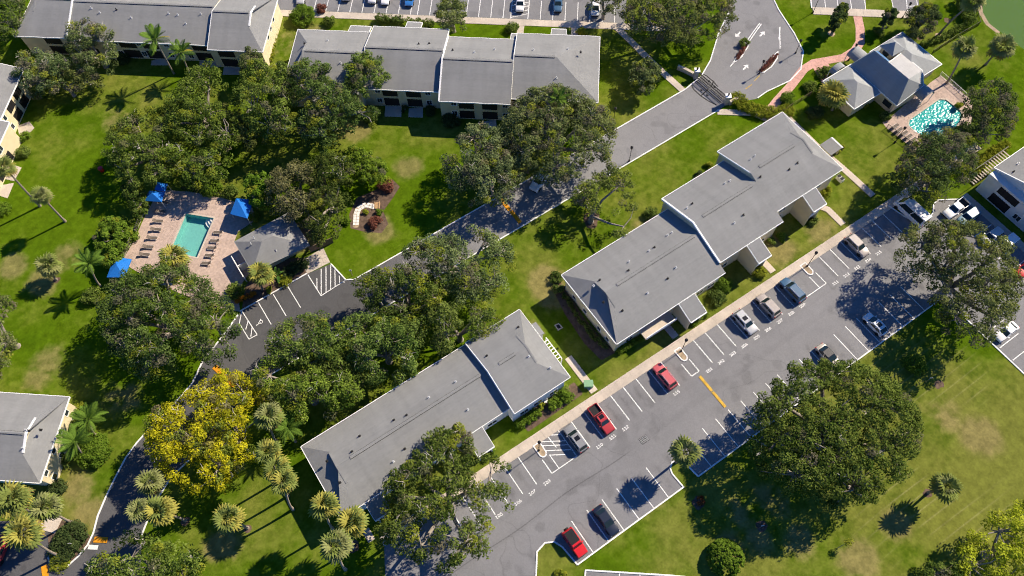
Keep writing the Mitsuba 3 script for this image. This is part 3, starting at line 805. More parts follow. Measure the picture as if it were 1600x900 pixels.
for u in (21.4, 24.2, 27.4):
    window(A.key, 'M', (u, 32.3, 4.6), 1.6, 1.2, 1, -1)
    window(A.key, 'M', (u, 32.3, 1.5), 1.6, 1.3, 1, -1)

B = House('apartment_building', 'apartment building with three roof levels and cream end wall above stalls 201 to 215', 'M')
r1 = B.section(40.3, 64.4, 32.2, 48.2, 5.5, 'dutch', None)
B.pipes(r1, [(43.0, 42.6), (44.6, 42.9), (42.4, 39.0), (44.4, 36.2), (49.6, 41.4), (51.0, 42.9), (55.2, 42.6), (56.4, 42.6), (50.0, 36.4), (54.6, 36.6), (57.0, 37.4), (60.0, 43.3), (61.0, 43.3)], B.last)
r2 = B.section(64.4, 79.4, 34.0, 50.2, 6.45, 'cap', None)
B.pipes(r2, [(66.0, 45.4), (67.4, 45.6), (71.0, 38.3), (73.4, 38.6), (75.2, 45.6), (76.3, 45.5)], B.last)
r3 = B.section(79.4, 95.9, 36.0, 52.3, 7.0, 'back', 'dutch')
B.pipes(r3, [(80.6, 42.6), (82.0, 46.6), (83.2, 46.8), (86.4, 41.0), (88.6, 41.2)], B.last)
B.porch(53.7, 57.3, 32.2, 3.7, 5.5)
B.porch(70.6, 73.6, 34.0, 3.7, 6.45)
B.porch(85.7, 88.9, 36.0, 3.5, 7.0)
for v in (35.0, 37.4, 41.6, 44.8):
    window(B.key, 'M', (40.9, v, 4.1), 0.9, 1.1, 0, -1, mull=False)
    window(B.key, 'M', (40.9, v, 1.4), 0.9, 1.1, 0, -1, mull=False)
for u, v in ((44, 32.8), (47, 32.8), (50.6, 32.8), (60.0, 32.8), (62.6, 32.8), (67.2, 34.6), (76.4, 34.6), (82.4, 36.6), (91.4, 36.6)):
    window(B.key, 'M', (u, v, 4.4), 1.5, 1.2, 1, -1)
    window(B.key, 'M', (u, v, 1.5), 1.5, 1.3, 1, -1)
m = MB('M')
m.box((45.9, 30.7, 2.6), (52.6, 32.85, 2.85))
put('walkway_deck', m, 'm_concrete', B.key)
m = MB('M')
m.box((45.9, 30.6, 2.85), (52.6, 30.75, 3.75))
put('railing', m, 'm_trim', B.key)
w_ = MB('M')
w_.box((86.0, 36.65, 0), (86.25, 32.9, 5.0))
put('stair_wall', w_, 'm_cream', B.key)

C = House('apartment_building', 'apartment building of four stepped roof sections, below the row of cars at the top edge', 'N')
c1 = C.section(-56.5, -40.4, 101.4, 118.1, 5.5, 'dutch', None)
C.pipes(c1, [(-53.5, 112.5), (-49.0, 114.0), (-45.0, 107.5)], C.last)
c2 = C.section(-40.4, -24.2, 102.6, 119.6, 5.75, 'rake', 'rake')
C.pipes(c2, [(-29.6, 113.0), (-27.5, 113.4)], C.last)
c3 = C.section(-24.2, -9.8, 100.2, 117.4, 5.85, 'cap', None)
C.pipes(c3, [(-22.5, 112.0), (-18.0, 111.5), (-14.0, 113.0)], C.last)
c4 = C.section(-9.8, 7.5, 101.5, 119.0, 6.0, 'rake', 'hip')
C.pipes(c4, [(-6.0, 112.5), (1.0, 113.4), (3.6, 112.4), (-1.0, 106.0)], C.last)
for u0, u1, v, z in ((-45.7, -41.2, 118.1, 5.5), (-33.6, -30.3, 119.6, 5.75), (-11.1, -8.2, 117.4, 5.85), (-2.7, 0.5, 119.0, 6.0)):
    C.porch(u0, u1, v, 2.4, z, side=1)
for (u, v_) in [(-34.80,102.94),(-29.96,102.71)]:
    lanai(C.key, 'N', (u, 102.6 + OV), 3.0, 0.25, 2.5, 1, -1)
    lanai(C.key, 'N', (u, 102.6 + OV), 3.0, 3.15, 4.9, 1, -1)
for (u, v_) in [(-18.85,100.84),(-14.11,100.78)]:
    lanai(C.key, 'N', (u, 100.2 + OV), 3.0, 0.25, 2.5, 1, -1)
    lanai(C.key, 'N', (u, 100.2 + OV), 3.0, 3.15, 5.0, 1, -1)
for (u, v_) in [(-26.93,103.05),(-37.27,103.31)]:
    window(C.key, 'N', (u, 102.6 + OV, 1.7), 1.0, 1.2, 1, -1)
    window(C.key, 'N', (u, 102.6 + OV, 4.5), 1.0, 0.9, 1, -1)
for (u, v_) in [(-21.38,101.03),(-10.94,100.63)]:
    window(C.key, 'N', (u, 100.2 + OV, 1.7), 1.0, 1.2, 1, -1)
    window(C.key, 'N', (u, 100.2 + OV, 4.5), 1.0, 0.9, 1, -1)
for u in (-8.2, -3.0, 2.2):
    lanai(C.key, 'N', (u, 101.5 + OV), 2.8, 0.25, 2.5, 1, -1)
    lanai(C.key, 'N', (u, 101.5 + OV), 2.8, 3.15, 5.0, 1, -1)
for pts in ([(-24.89,106.47),(-21.40,106.28),(-21.46,103.42),(-24.92,103.77)], [(-19.91,105.69),(-16.97,105.71),(-16.93,103.02),(-19.99,103.34)], [(-4.49,101.36),(-1.84,101.72),(-1.77,99.41),(-4.40,99.38)]):
    put('patio_slab', raised('W', Polygon(pts), 0, 0.06), 'm_concrete', kind='structure')

D = House('apartment_building', 'apartment building with white capped fire wall, cut off by the top left edge', 'N')
d1 = D.section(-117.0, -105.4, 112.8, 129.5, 5.7, 'dutch', 'cap')
d2 = D.section(-105.4, -74.4, 112.6, 129.3, 5.5, None, None)
D.pipes(d2, [(-101, 119.5), (-99, 118.6), (-95.5, 119.4), (-92, 117.8), (-84, 119), (-82, 118.8), (-80, 117), (-77, 119.2)], D.last)
d3 = D.section(-74.4, -62.6, 111.2, 127.6, 5.75, 'rake', 'dutch')
for (u, v_) in [(-109.47,113.28),(-102.22,114.41),(-92.94,113.63),(-87.89,113.90),(-76.96,113.95)]:
    DV = 113.4 if u < -105.4 else 113.2
    lanai(D.key, 'N', (u, DV), 3.6, 0.25, 2.5, 1, -1, 4)
    lanai(D.key, 'N', (u, DV), 3.6, 3.15, 4.9, 1, -1, 4)
for (u, v_) in [(-71.03,112.82)]:
    lanai(D.key, 'N', (u, 111.2 + OV), 3.4, 0.25, 2.5, 1, -1, 3)
    lanai(D.key, 'N', (u, 111.2 + OV), 3.4, 3.15, 4.9, 1, -1, 3)
for (u, v_) in [(-95.55,114.22),(-90.38,114.13),(-84.38,114.09),(-80.08,113.96)]:
    window(D.key, 'N', (u, 113.2, 1.5), 1.0, 1.3, 1, -1)
    window(D.key, 'N', (u, 113.2, 4.4), 1.0, 0.9, 1, -1)
for pts in ([(-60.30,119.08),(-56.13,119.03),(-55.85,116.68),(-60.30,116.92)], [(-76.44,121.79),(-73.41,122.91),(-72.15,120.28),(-76.36,120.51)], [(-65.91,121.39),(-61.71,121.34),(-61.54,118.97),(-65.64,119.56)]):
    put('patio_slab', raised('W', Polygon(pts), 0, 0.06), 'm_concrete', kind='structure')
for k in range(3):
    window(D.key, 'N', (-62.6 - OV, 117 + 2.6 * k, 4.0), 0.9, 1.0, 0, 1, mull=False)

E_ = House('apartment_building', 'apartment building with sunlit cream front and dark screened balconies at the left edge', 'N')


class Turned(House):
    pass


def roof_part(owner, name, F, polys, mat, th=0.16, parent=None):
    r = MB(F)
    for q in polys:
        r.slab(q, th)
    return put(name, r, mat, parent or owner)


ez, ev = 5.6, 7.6
roof_part(E_.key, 'roof', 'N', [[(-111.7, 90.6, ez), (-111.7, 104.0, ez), (-119.5, 104.0, ez + 2.5), (-119.5, 90.6, ez + 2.5)], [(-119.5, 90.6, ez + 2.5), (-119.5, 104.0, ez + 2.5), (-127.5, 104.0, ez), (-127.5, 90.6, ez)]], 'm_roof')
roof_part(E_.key, 'roof', 'N', [[(-109.6, 74.0, ez), (-109.6, 90.2, ez), (-117.5, 90.2, ez + 2.5), (-117.5, 74.0, ez + 2.5)], [(-117.5, 74.0, ez + 2.5), (-117.5, 90.2, ez + 2.5), (-126.5, 90.2, ez), (-126.5, 74.0, ez)]], 'm_roof')
f = MB('N')
f.bar((-111.65, 90.4, ez + .03), (-111.65, 104, ez + .03), 0.11, 0.26)
f.bar((-109.55, 74, ez + .03), (-109.55, 90.2, ez + .03), 0.11, 0.26)
f.bar((-109.6, 90.25, ez + .05), (-117.5, 90.25, ez + 2.55), 0.2, 0.3)
f.bar((-111.7, 104.05, ez + .03), (-119.5, 104.05, ez + 2.53), 0.11, 0.26)
put('fascia', f, 'm_trim', E_.key)
w_ = MB('N')
w_.box((-112.3, 90.9, 0), (-127, 103.5, ez - .12)); w_.box((-110.2, 74.5, 0), (-126, 90.0, ez - .12))
w_.add([(-112.4, 103.45, ez - .13), (-126.8, 103.45, ez - .13), (-119.5, 103.45, ez + 2.2), (-112.4, 91, ez - .13), (-126.8, 91, ez - .13), (-119.5, 91, ez + 2.2)], [[0, 1, 2], [3, 5, 4]])
put('wall', w_, 'm_cream', E_.key)
for v in (95.5, 99.0):
    lanai(E_.key, 'N', (-112.3, v), 2.5, 0.3, 2.4, 0, 1, 3)
    lanai(E_.key, 'N', (-112.3, v), 2.5, 3.0, 4.8, 0, 1, 3)
for v in (92.4, 102.2):
    window(E_.key, 'N', (-112.3, v, 4.0), 0.8, 1.1, 0, 1, mull=False)
    window(E_.key, 'N', (-112.3, v, 1.4), 0.8, 1.1, 0, 1, mull=False)
for v in (77.0, 80.6, 84.5):
    lanai(E_.key, 'N', (-110.2, v), 2.3, 0.3, 2.4, 0, 1, 3)
    window(E_.key, 'N', (-110.2, v, 4.1), 1.4, 1.1, 0, 1)
for pts in ([(-100.98,93.82),(-99.81,95.33),(-98.07,94.61),(-98.81,91.38),(-100.75,91.94)], [(-101.39,90.43),(-98.69,90.91),(-99.05,87.28),(-101.30,88.15)], [(-101.66,105.32),(-99.38,106.37),(-97.89,104.62),(-99.20,102.38),(-100.71,103.11)]):
    put('patio_slab', raised('W', Polygon(pts), 0, 0.06), 'm_concrete', kind='structure')

Fh = House('apartment_building', 'grey roofed apartment building with sunlit cream end wall at the lower left edge', 'N')
fr = Fh.section(-118.0, -78.5, 20.7, 34.9, 5.5, None, 'dutch')
Fh.pipes(fr, [(-82.2, 28.4), (-81.7, 28.3), (-79.9, 28.6), (-82.0, 25.6), (-88, 30)], Fh.last)
for v in (22.6, 26.2, 29.4, 32.6):
    window(Fh.key, 'N', (-78.5 - OV, v, 4.0), 0.9, 1.2, 0, 1, mull=False)
    window(Fh.key, 'N', (-78.5 - OV, v, 1.4), 0.9, 1.2, 0, 1, mull=False)

G_ = House('apartment_building', 'apartment building with outside stair and dark screened openings at the right edge', 'M', wall='m_white_wall')
g1 = G_.section(120.4, 150.0, 3.0, 20.6, 5.6, None, None)
G_.pipes(g1, [(121.6, 17.8), (124.0, 18.6)], G_.last)
gf = MB('M')
gf.bar((120.35, 3, 5.64), (120.35, 11.8, 8.55), 0.2, 0.3)
gf.bar((120.35, 11.8, 8.55), (120.35, 20.6, 5.64), 0.2, 0.3)
put('rake_board', gf, 'm_trim', G_.key)
w_ = MB('M')
w_.box((120.5, 4.0, 0), (118.9, 20.2, 5.3))
put('end_wall', w_, 'm_white_wall', G_.key)
lanai(G_.key, 'M', (118.9, 15.4), 4.0, 0.3, 2.5, 0, -1, 4)
lanai(G_.key, 'M', (118.9, 15.0), 4.2, 3.1, 4.8, 0, -1, 4)
window(G_.key, 'M', (118.9, 11.3, 1.6), 1.3, 1.2, 0, -1)
window(G_.key, 'M', (118.9, 8.4, 4.1), 1.3, 1.2, 0, -1)
st = MB('M')
st.box((119.2, 21.0, 3.0), (129.0, 21.12, 3.2)); st.box((119.2, 22.75, 3.0), (129.0, 22.87, 3.2))
put('stair_stringer', st, 'm_black', G_.key)
for k in range(16):
    m = MB('M')
    z = 0.3 + 0.19 * k
    m.box((119.4 + 0.52 * k, 20.95, z - 0.06), (119.4 + 0.52 * k + 0.27, 22.9, z))
    put('stair_tread', m, 'm_concrete', G_.key)

# the pool house
I_ = thing('pool_house', 'small grey hip roofed pool house beside the turquoise pool', 'pool house')
z = 3.0
c0, c1_, c2_, c3_, a0, a1 = (-5.0, 89.4, z), (6.3, 89.4, z), (6.3, 80.7, z), (-5.0, 81.6, z), (-0.7, 85.2, 4.9), (1.4, 85.2, 4.9)
rk = roof_part(I_, 'roof', 'M', [[c3_, c2_, a1, a0], [c2_, c1_, a1], [c1_, c0, a0, a1], [c0, c3_, a0]], 'm_roof', 0.14)
f = MB('M')
for p, q in ((c0, c1_), (c1_, c2_), (c2_, c3_), (c3_, c0)):
    f.bar((p[0], p[1], p[2] + .02), (q[0], q[1], q[2] + .02), 0.12, 0.2)
put('fascia', f, 'm_roof', I_)
w_ = MB('M')
w_.box((-4.2, 82.4, 0), (5.6, 88.8, 3.0))
put('wall', w_, 'm_cream', I_)
for u, v in ((-2.6, 86.2), (-1.6, 87.0), (0.6, 82.6)):
    m = MB('M')
    zz = 3.0 + 0.45 * min(v - 81.6, 89.4 - v, u + 5)
    m.tube([(u, v, zz - 0.2), (u, v, zz + 0.3), (u + .05, v + .3, zz + 0.5)], [0.09, 0.09, 0.12], 8)
    put('vent_pipe', m, 'm_metal', rk)
for v in (83.6, 86.6):
    m = MB('M')
    m.box((-4.23, v - 0.5, 0.05), (-4.1, v + 0.5, 2.15))
    put('door', m, 'm_door', I_)
m = MB('M')
m.box((-6.9, 82.3, 0), (-6.75, 87.6, 2.1))
put('screen_wall', m, 'm_white_wall', I_)
m = MB('M')
m.box((-6.75, 84.9, 0), (-4.25, 85.05, 2.1))
put('screen_wall', m, 'm_white_wall', I_)
wf = MB('M')
wf.bar((5.9, 81.2, 1.8), (10.5, 79.4 + 1.2, 1.8), 0.12, 1.8)
put('screen_fence', wf, 'm_wood', I_)

# the clubhouse: a steep hall between two hipped wings
H = thing('clubhouse', 'clubhouse with steep hall roof and hipped wings beside the glittering pool', 'clubhouse')
hw, we = 3.1, 'm_cream'


def hipped(u0, u1, v0, v1, ze, p, name='wing_roof'):
    hu, hv = (u1 - u0) / 2, (v1 - v0) / 2
    d = min(hu, hv)
    zt = ze + p * d
    a, b = ((u0 + d, (v0 + v1) / 2, zt), (u1 - d, (v0 + v1) / 2, zt)) if hu >= hv else (((u0 + u1) / 2, v0 + d, zt), ((u0 + u1) / 2, v1 - d, zt))
    c = [(u0, v0, ze), (u1, v0, ze), (u1, v1, ze), (u0, v1, ze)]
    if hu >= hv:
        ps = [[c[0], c[1], b, a], [c[1], c[2], b], [c[2], c[3], a, b], [c[3], c[0], a]]
    else:
        ps = [[c[0], c[1], a], [c[1], c[2], b, a], [c[2], c[3], b], [c[3], c[0], a, b]]
    roof_part(H, name, 'M', ps, 'm_roof_club')
    f = MB('M')
    for i in range(4):
        p_, q_ = c[i], c[(i + 1) % 4]
        f.bar((p_[0], p_[1], p_[2] + .03), (q_[0], q_[1], q_[2] + .03), 0.14, 0.24)
    put('wing_fascia', f, 'm_trim', H)
    w = MB('M')
    w.box((u0 + .5, v0 + .5, 0), (u1 - .5, v1 - .5, ze - .05))
    put('wing_wall', w, 'm_cream', H)


hipped(111.2, 119.2, 46.3, 55.2, 3.2, 0.42)
hipped(124.8, 134.4, 44.5, 55.4, 3.2, 0.36)
# hall: steep south-west slope, long pale slope to the north-east
A0, B0, R0, R1, M0, N0, N1 = (118.5, 42.0, 3.5), (118.5, 55.0, 3.5), (121.6, 53.2, 7.3), (121.7, 44.1, 7.3), (121.65, 49.4, 7.3), (128.6, 45.2, 4.4), (128.6, 50.9, 4.4)
E0 = (126.4, 42.5, 3.9)
roof_part(H, 'hall_roof', 'M', [[B0, A0, R1, R0], [A0, E0, R1], [E0, N0, R1]], 'm_roof_club')
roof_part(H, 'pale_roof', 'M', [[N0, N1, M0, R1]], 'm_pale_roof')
roof_part(H, 'end_roof', 'M', [[B0, R0, (124.6, 54.8, 4.4)], [R0, M0, (124.6, 50.2, 5.0), (124.6, 54.8, 4.4)][::-1]], 'm_roof_club')
w_ = MB('M')
w_.box((119.1, 42.7, 0), (126.0, 54.4, 3.3)); w_.box((121.8, 45.6, 3.3), (128.3, 50.7, 4.2))
put('hall_wall', w_, 'm_cream', H)
f = MB('M')
for p_, q_ in ((A0, B0), (A0, E0), (E0, N0), (N0, N1), (N1, M0)):
    f.bar((p_[0], p_[1], p_[2] + .03), (q_[0], q_[1], q_[2] + .03), .12, .22)
put('hall_fascia', f, 'm_trim', H)
cg = MB('M')
cg.slab([(121.75, 49.6, 7.28), (122.7, 49.8, 6.75), (122.7, 53.2, 6.7), (121.75, 53.0, 7.26)], .06)
put('skylight', cg, 'm_sky_glass', H)
lan = MB('M')
lan.box((119.3, 43.2, 0.9), (119.06, 45.2, 2.3))
put('hall_window', lan, 'm_glass', H)
# square lantern with pyramid roof and round window
lt = MB('M')
lt.box((125.5, 51.1, 3.4), (128.3, 53.9, 5.7))
put('lantern_wall', lt, 'm_cream', H)
lc = [(125.1, 50.7, 5.7), (128.7, 50.7, 5.7), (128.7, 54.3, 5.7), (125.1, 54.3, 5.7)]
roof_part(H, 'lantern_roof', 'M', [[lc[k], lc[(k + 1) % 4], (126.9, 52.5, 7.2)] for k in range(4)], 'm_roof_club')
cyl = trimesh.creation.cylinder(0.75, 0.14, sections=28)
cyl.apply_transform(trimesh.transformations.rotation_matrix(math.pi / 2, [0, 1, 0]))
cyl.apply_translation([125.46, 52.5, 4.85])
put('round_window', MB('M').mesh(cyl), 'm_glass', H)
# barrel canopies over the entrance and the pool door
for c, ax, L in (((122.6, 56.4), 1, 3.0), ((126.2, 41.6), 1, 2.6), ((116.4, 56.0), 1, 1.4)):
    m = MB('M')
    an = np.linspace(0, math.pi, 13)
    R_ = 1.7
    pr = [(c[0] + R_ * math.cos(a), 2.5 + 0.75 * R_ * math.sin(a)) for a in an]
    va, vb_ = c[1] - L / 2, c[1] + L / 2
    for (x0, z0), (x1, z1) in zip(pr[:-1], pr[1:]):
        m.slab([(x0, va, z0), (x1, va, z1), (x1, vb_, z1), (x0, vb_, z0)][::-1], 0.06)
    put('barrel_canopy', m, 'm_roof_club', H, smooth=40)
    ps = MB('M')
    for sx in (-1, 1):
        for vv in (va + .1, vb_ - .1):
            ps.box((c[0] + sx * (R_ - .1) - .06, vv - .06, 0), (c[0] + sx * (R_ - .1) + .06, vv + .06, 2.5))
    put('canopy_post', ps, 'm_trim', H)

# small mail kiosk by the walk
J_ = thing('mail_kiosk', 'small grey roofed shelter by the walk east of the stepped building', 'kiosk')
ku, kv = (101.76,42.46)
roof_part(J_, 'roof', 'M', [[(ku - 1.7, kv - 1.4, 2.3), (ku + 1.2, kv - 1.4, 2.5), (ku + 1.2, kv + 1.7, 2.5), (ku - 1.7, kv + 1.7, 2.3)]], 'm_roof', 0.12)
roof_part(J_, 'roof_edge', 'M', [[(ku + 1.2, kv - 1.4, 2.5), (ku + 1.8, kv - 1.4, 2.2), (ku + 1.8, kv + 1.7, 2.2), (ku + 1.2, kv + 1.7, 2.5)]], 'm_metal', 0.12)
w_ = MB('M')
w_.box((ku - 1.3, kv - 1.1, 0), (ku - 0.9, kv + 1.4, 2.2)); w_.box((ku + 1.2, kv - 1.1, 0), (ku + 1.4, kv + 1.4, 2.2))
put('wall', w_, 'm_cream', J_)
m = MB('M')
m.box((98.7, 35.9, 0), (99.5, 37.4, 0.9))
ac = put('utility_cabinet', m, 'm_white_wall', label='white utility cabinet with dark lids beside the narrow walk', cat='cabinet')
for a in (36.0, 36.75):
    m = MB('M')
    m.box((98.76, a, 0.9), (99.44, a + 0.6, 0.96))
    put('lid', m, 'm_rubber', ac)

# ---------------------------------------------------------------- plants
GREEN = ((0.050, 0.092, 0.015), (0.250, 0.325, 0.066))
OLIVE = ((0.068, 0.100, 0.032), (0.270, 0.318, 0.108))
DEEP = ((0.038, 0.074, 0.015), (0.195, 0.265, 0.060))
YELLOW = ((0.260, 0.270, 0.014), (0.640, 0.590, 0.026))
LIME = ((0.190, 0.235, 0.022), (0.330, 0.350, 0.040))
BRIGHT = ((0.090, 0.165, 0.016), (0.200, 0.300, 0.036))
RED = ((0.160, 0.060, 0.045), (0.290, 0.125, 0.085))
DARK = ((0.044, 0.075, 0.026), (0.100, 0.140, 0.045))
ORANGE = ((0.36, 0.13, 0.015), (0.52, 0.25, 0.03))


def leaves(cent, rad, per, size, pal, rng, squash=0.75, up=0.5, tint=None, alt=None):
    """Leaf sprays: small diamond faces through the shells of the puffs; returns mesh and vertex colours."""
    n = len(cent)
    k = np.repeat(np.arange(n), per)
    m = len(k)
    d = rng.normal(size=(m, 3))
    d /= np.linalg.norm(d, axis=1, keepdims=True)
    rr = rad[k] * (0.50 + 0.56 * rng.random(m) ** 0.6)
    pos = cent[k] + d * rr[:, None] * [1, 1, squash]
    nr = 0.8 * d + 0.42 * rng.normal(size=(m, 3)) + [0, 0, up]
    nr /= np.linalg.norm(nr, axis=1, keepdims=True)
    t = np.cross(nr, rng.normal(size=(m, 3)))
    t /= np.linalg.norm(t, axis=1, keepdims=True) + 1e-9
    b = np.cross(nr, t)
    s = size * (0.6 + 0.8 * rng.random(m))[:, None]
    v = np.stack([pos - t * s * 0.62, pos - b * s * 0.36, pos + t * s * 0.62, pos + b * s * 0.36], 1).reshape(-1, 3)
    q = np.arange(m)[:, None] * 4
    f = np.vstack([q + [0, 1, 2], q + [0, 2, 3]])
    lo, hi = np.array(pal[0]), np.array(pal[1])
    mixv = np.clip(0.5 + 0.26 * rng.normal(size=n)[k] + 0.36 * rng.normal(size=m), 0, 1)[:, None]
    col = lo * (1 - mixv) + hi * mixv
    if alt is not None:
        pa, fr = alt
        w = (rng.random(n) < fr)[k][:, None] * 0.85
        col = col * (1 - w) + (np.array(pa[0]) * (1 - mixv) + np.array(pa[1]) * mixv) * w
    if tint is not None:
        w = tint[k][:, None]
        col = col * (1 - w) + np.array((0.19, 0.165, 0.12)) * w
    return trimesh.Trimesh(v, f, process=False), np.repeat(col, 4, axis=0)


def scatter(poly, step, rng, tries=9):
    """Points spread over a polygon, about 'step' apart."""
    x0, y0, x1, y1 = poly.bounds
    gx, gy = np.meshgrid(np.arange(x0 - step, x1 + step, step), np.arange(y0 - step, y1 + step, step * 0.866))
    gx = gx + (np.arange(gx.shape[0])[:, None] % 2) * step / 2
    p = np.c_[gx.ravel(), gy.ravel()] + rng.uniform(-0.42, 0.42, (gx.size, 2)) * step
    ok = shapely.contains_xy(poly, p[:, 0], p[:, 1])
    return p[ok]


def oak(name, label, cat, outline, height, pal=GREEN, seed=0, step=1.4, per=135, size=0.27, gap=0.2, moss=0.06, bare=0.0, base=None, skirt=0.42, bark='m_bark', alt=None):
    """A spreading tree: crown of leaf puffs over the outline, carried by a trunk and limbs."""
    rng = np.random.default_rng(seed)
    poly = Polygon(outline).buffer(0.4 if pal is not YELLOW else 0.9)
    alt = alt or (LIME, 0.10)
    hue = np.array([1 + 0.05 * rng.normal(), 1 + 0.04 * rng.normal(), 1 + 0.12 * rng.normal()]) * (1 + 0.07 * rng.normal())
    hue = np.clip(hue, 0.75, 1.25) if pal is not YELLOW else hue * 0 + 1
    pal = tuple(tuple(np.array(q) * hue) for q in pal)
    key = thing(name, label, cat)
    c = np.array(poly.centroid.coords[0]) if base is None else np.array(base)
    ins = poly.buffer(-0.55)
    ins = ins if not ins.is_empty else poly
    pts = scatter(ins, step, rng)
    edge = shapely.distance(shapely.points(pts), poly.boundary)
    R = max(3.0, min(6.5, 0.8 * math.sqrt(poly.area / math.pi)))
    e = np.clip(edge / R, 0, 1)
    dome = np.sqrt(1 - (1 - e) ** 2)
    zlow = height * skirt
    lump = meshkit.fbm(np.c_[pts * 0.22, np.full(len(pts), seed * 1.7)], 3)
    hole = meshkit.fbm(np.c_[pts * 0.33, np.full(len(pts), seed * 3.1 + 50)], 2)
    z = zlow + (height - zlow) * dome * (0.60 + 0.62 * lump) + rng.normal(size=len(pts)) * 0.3
    keep = hole > np.quantile(hole, gap)
    top = np.c_[pts, z][keep]
    und = scatter(ins, step * 1.15, rng)
    eu = np.clip(shapely.distance(shapely.points(und), poly.boundary) / R, 0, 1)
    hu = meshkit.fbm(np.c_[und * 0.33, np.full(len(und), seed * 3.1 + 50)], 2)
    zu = zlow + (height - zlow) * np.sqrt(1 - (1 - eu) ** 2) * 0.48 * (0.6 + 0.5 * rng.random(len(und)))
    und = np.c_[und, zu][hu > np.quantile(hu, gap * 0.8)]
    cent = np.vstack([top, und])
    rad = step * (0.56 + 0.24 * rng.random(len(cent)))
    tint = (rng.random(len(cent)) < moss) * (0.45 + 0.45 * rng.random(len(cent)))
    # many sprays on the upper puffs, fewer below
    m1, c1 = leaves(top, rad[:len(top)], per, size, pal, rng, tint=tint[:len(top)], alt=alt)
    m2, c2 = leaves(und, rad[len(top):], int(per * 0.5), size * 1.15, pal, rng, tint=tint[len(top):], alt=alt)
    mesh = trimesh.util.concatenate([m1, m2])
    put('crown', trimesh.Trimesh(np.vstack([m1.vertices, m2.vertices]), np.vstack([m1.faces, m2.faces + len(m1.vertices)]), process=False), 'm_leaf', key, color=np.vstack([c1, c2]))
    # trunk, main limbs, branches
    r0 = 0.028 * height + 0.02 * math.sqrt(poly.area)
    tk = MB()
    fork = np.array([c[0], c[1], zlow * 0.62])
    tk.tube([[c[0], c[1], -0.1], [c[0], c[1], 0.25], fork * [1, 1, 0.6], fork], [r0 * 1.5, r0 * 1.1, r0 * 0.95, r0 * 0.85], 9)
    k = max(4, min(9, len(top) // 12))
    seeds = top[rng.choice(len(top), min(k, len(top)), replace=False)]
    for _ in range(4):
        lab = np.argmin(((top[:, None, :2] - seeds[None, :, :2]) ** 2).sum(-1), 1)
        seeds = np.array([top[lab == i].mean(0) if (lab == i).any() else seeds[i] for i in range(len(seeds))])
    lm = MB()
    for i, s in enumerate(seeds):
        s = s.copy()
        s[2] = fork[2] + (s[2] - fork[2]) * 0.72
        mid = (fork + s) / 2 + np.r_[rng.normal(size=2) * 0.5, 0.5 + 0.3 * rng.normal()]
        lm.tube([fork - [0, 0, .3], mid, s], [r0 * 0.62, r0 * 0.45, r0 * 0.3], 7)
        for q in top[lab == i]:
            if rng.random() < 0.8:
                e_ = q + [0, 0, (0.3 if rng.random() < bare else -0.25)] + rng.normal(size=3) * 0.2
                mm = (s + e_) / 2 + rng.normal(size=3) * 0.35
                lm.tube([s, mm, e_], [r0 * 0.26, r0 * 0.17, 0.035], 4, cap=False)
    put('trunk', tk, bark, key, smooth=50)
    put('limbs', lm, bark, key, smooth=60)
    if bare > 0:
        tw = MB()
        for q in top[rng.random(len(top)) < bare]:
            for _ in range(4):
                a = rng.random() * 6.3
                e_ = q + [math.cos(a) * (0.5 + rng.random()), math.sin(a) * (0.5 + rng.random()), 0.35 + 0.5 * rng.random()]
                tw.tube([q - [0, 0, 0.3], (q + e_) / 2 + rng.normal(size=3) * 0.15, e_], [0.075, 0.05, 0.02], 3, cap=False)
        if tw.v:
            put('bare_twigs', tw, 'm_twig', key, kind='stuff')
    return key


matte('m_twig', (0.42, 0.39, 0.35), 0.9)


def shrub(name, label, cat, x, y, r, h, pal, seed, group=None, flatten=0.75, per=70, size=0.24, squash=0.9, clipped=False):
    rng = np.random.default_rng(seed + 1000)
    n = max(6, int(9 * r * r)) if not clipped else max(40, int(30 * r * r))
    d = rng.normal(size=(n, 3))
    d[:, 2] = np.abs(d[:, 2])
    d /= np.linalg.norm(d, axis=1, keepdims=True)
    if clipped:
        cent = np.array([x, y, h * 0.1]) + d * [r * .93, r * .93, h * .86]
        rad = np.full(n, 0.26)
    else:
        cent = np.array([x, y, h * 0.25]) + d * [r * .72, r * .72, h * .55] * (0.75 + 0.4 * rng.random((n, 1)))
        rad = np.full(n, min(0.42 * r, 0.7)) * (0.7 + 0.5 * rng.random(n))
    m, c = leaves(cent, rad, per if not clipped else 40, size, pal, rng, squash)
    key = thing(name, label, cat, group)
    put('foliage', m, 'm_leaf', key, color=c)
    st = MB()
    for _ in range(5):
        a = rng.random() * 6.3
        st.tube([[x, y, -0.05], [x + math.cos(a) * r * .4, y + math.sin(a) * r * .4, h * 0.6]], [0.05, 0.02], 4)
    put('stems', st, 'm_bark', key)
    return key


def hedge(name, label, pts, w, h, pal, seed, cat='hedge', size=0.22, rough=0.15):
    rng = np.random.default_rng(seed + 3000)
    poly = LineString(pts).buffer(w / 2)
    p = scatter(poly.buffer(-0.1), 0.42, rng)
    z = h * (0.78 + rough * rng.normal(size=len(p)))
    cent = np.vstack([np.c_[p, z], np.c_[p[::2], z[::2] * 0.5]])
    m, c = leaves(cent, np.full(len(cent), 0.33), 26, size, pal, rng, 0.9)
    key = thing(name, label, cat)
    put('foliage', m, 'm_leaf', key, color=c)
    st = MB()
    for q in p[::4]:
        st.tube([[q[0], q[1], 0], [q[0], q[1], h * 0.6]], [0.04, 0.02], 3)
    put('stems', st, 'm_bark', key)
    return key


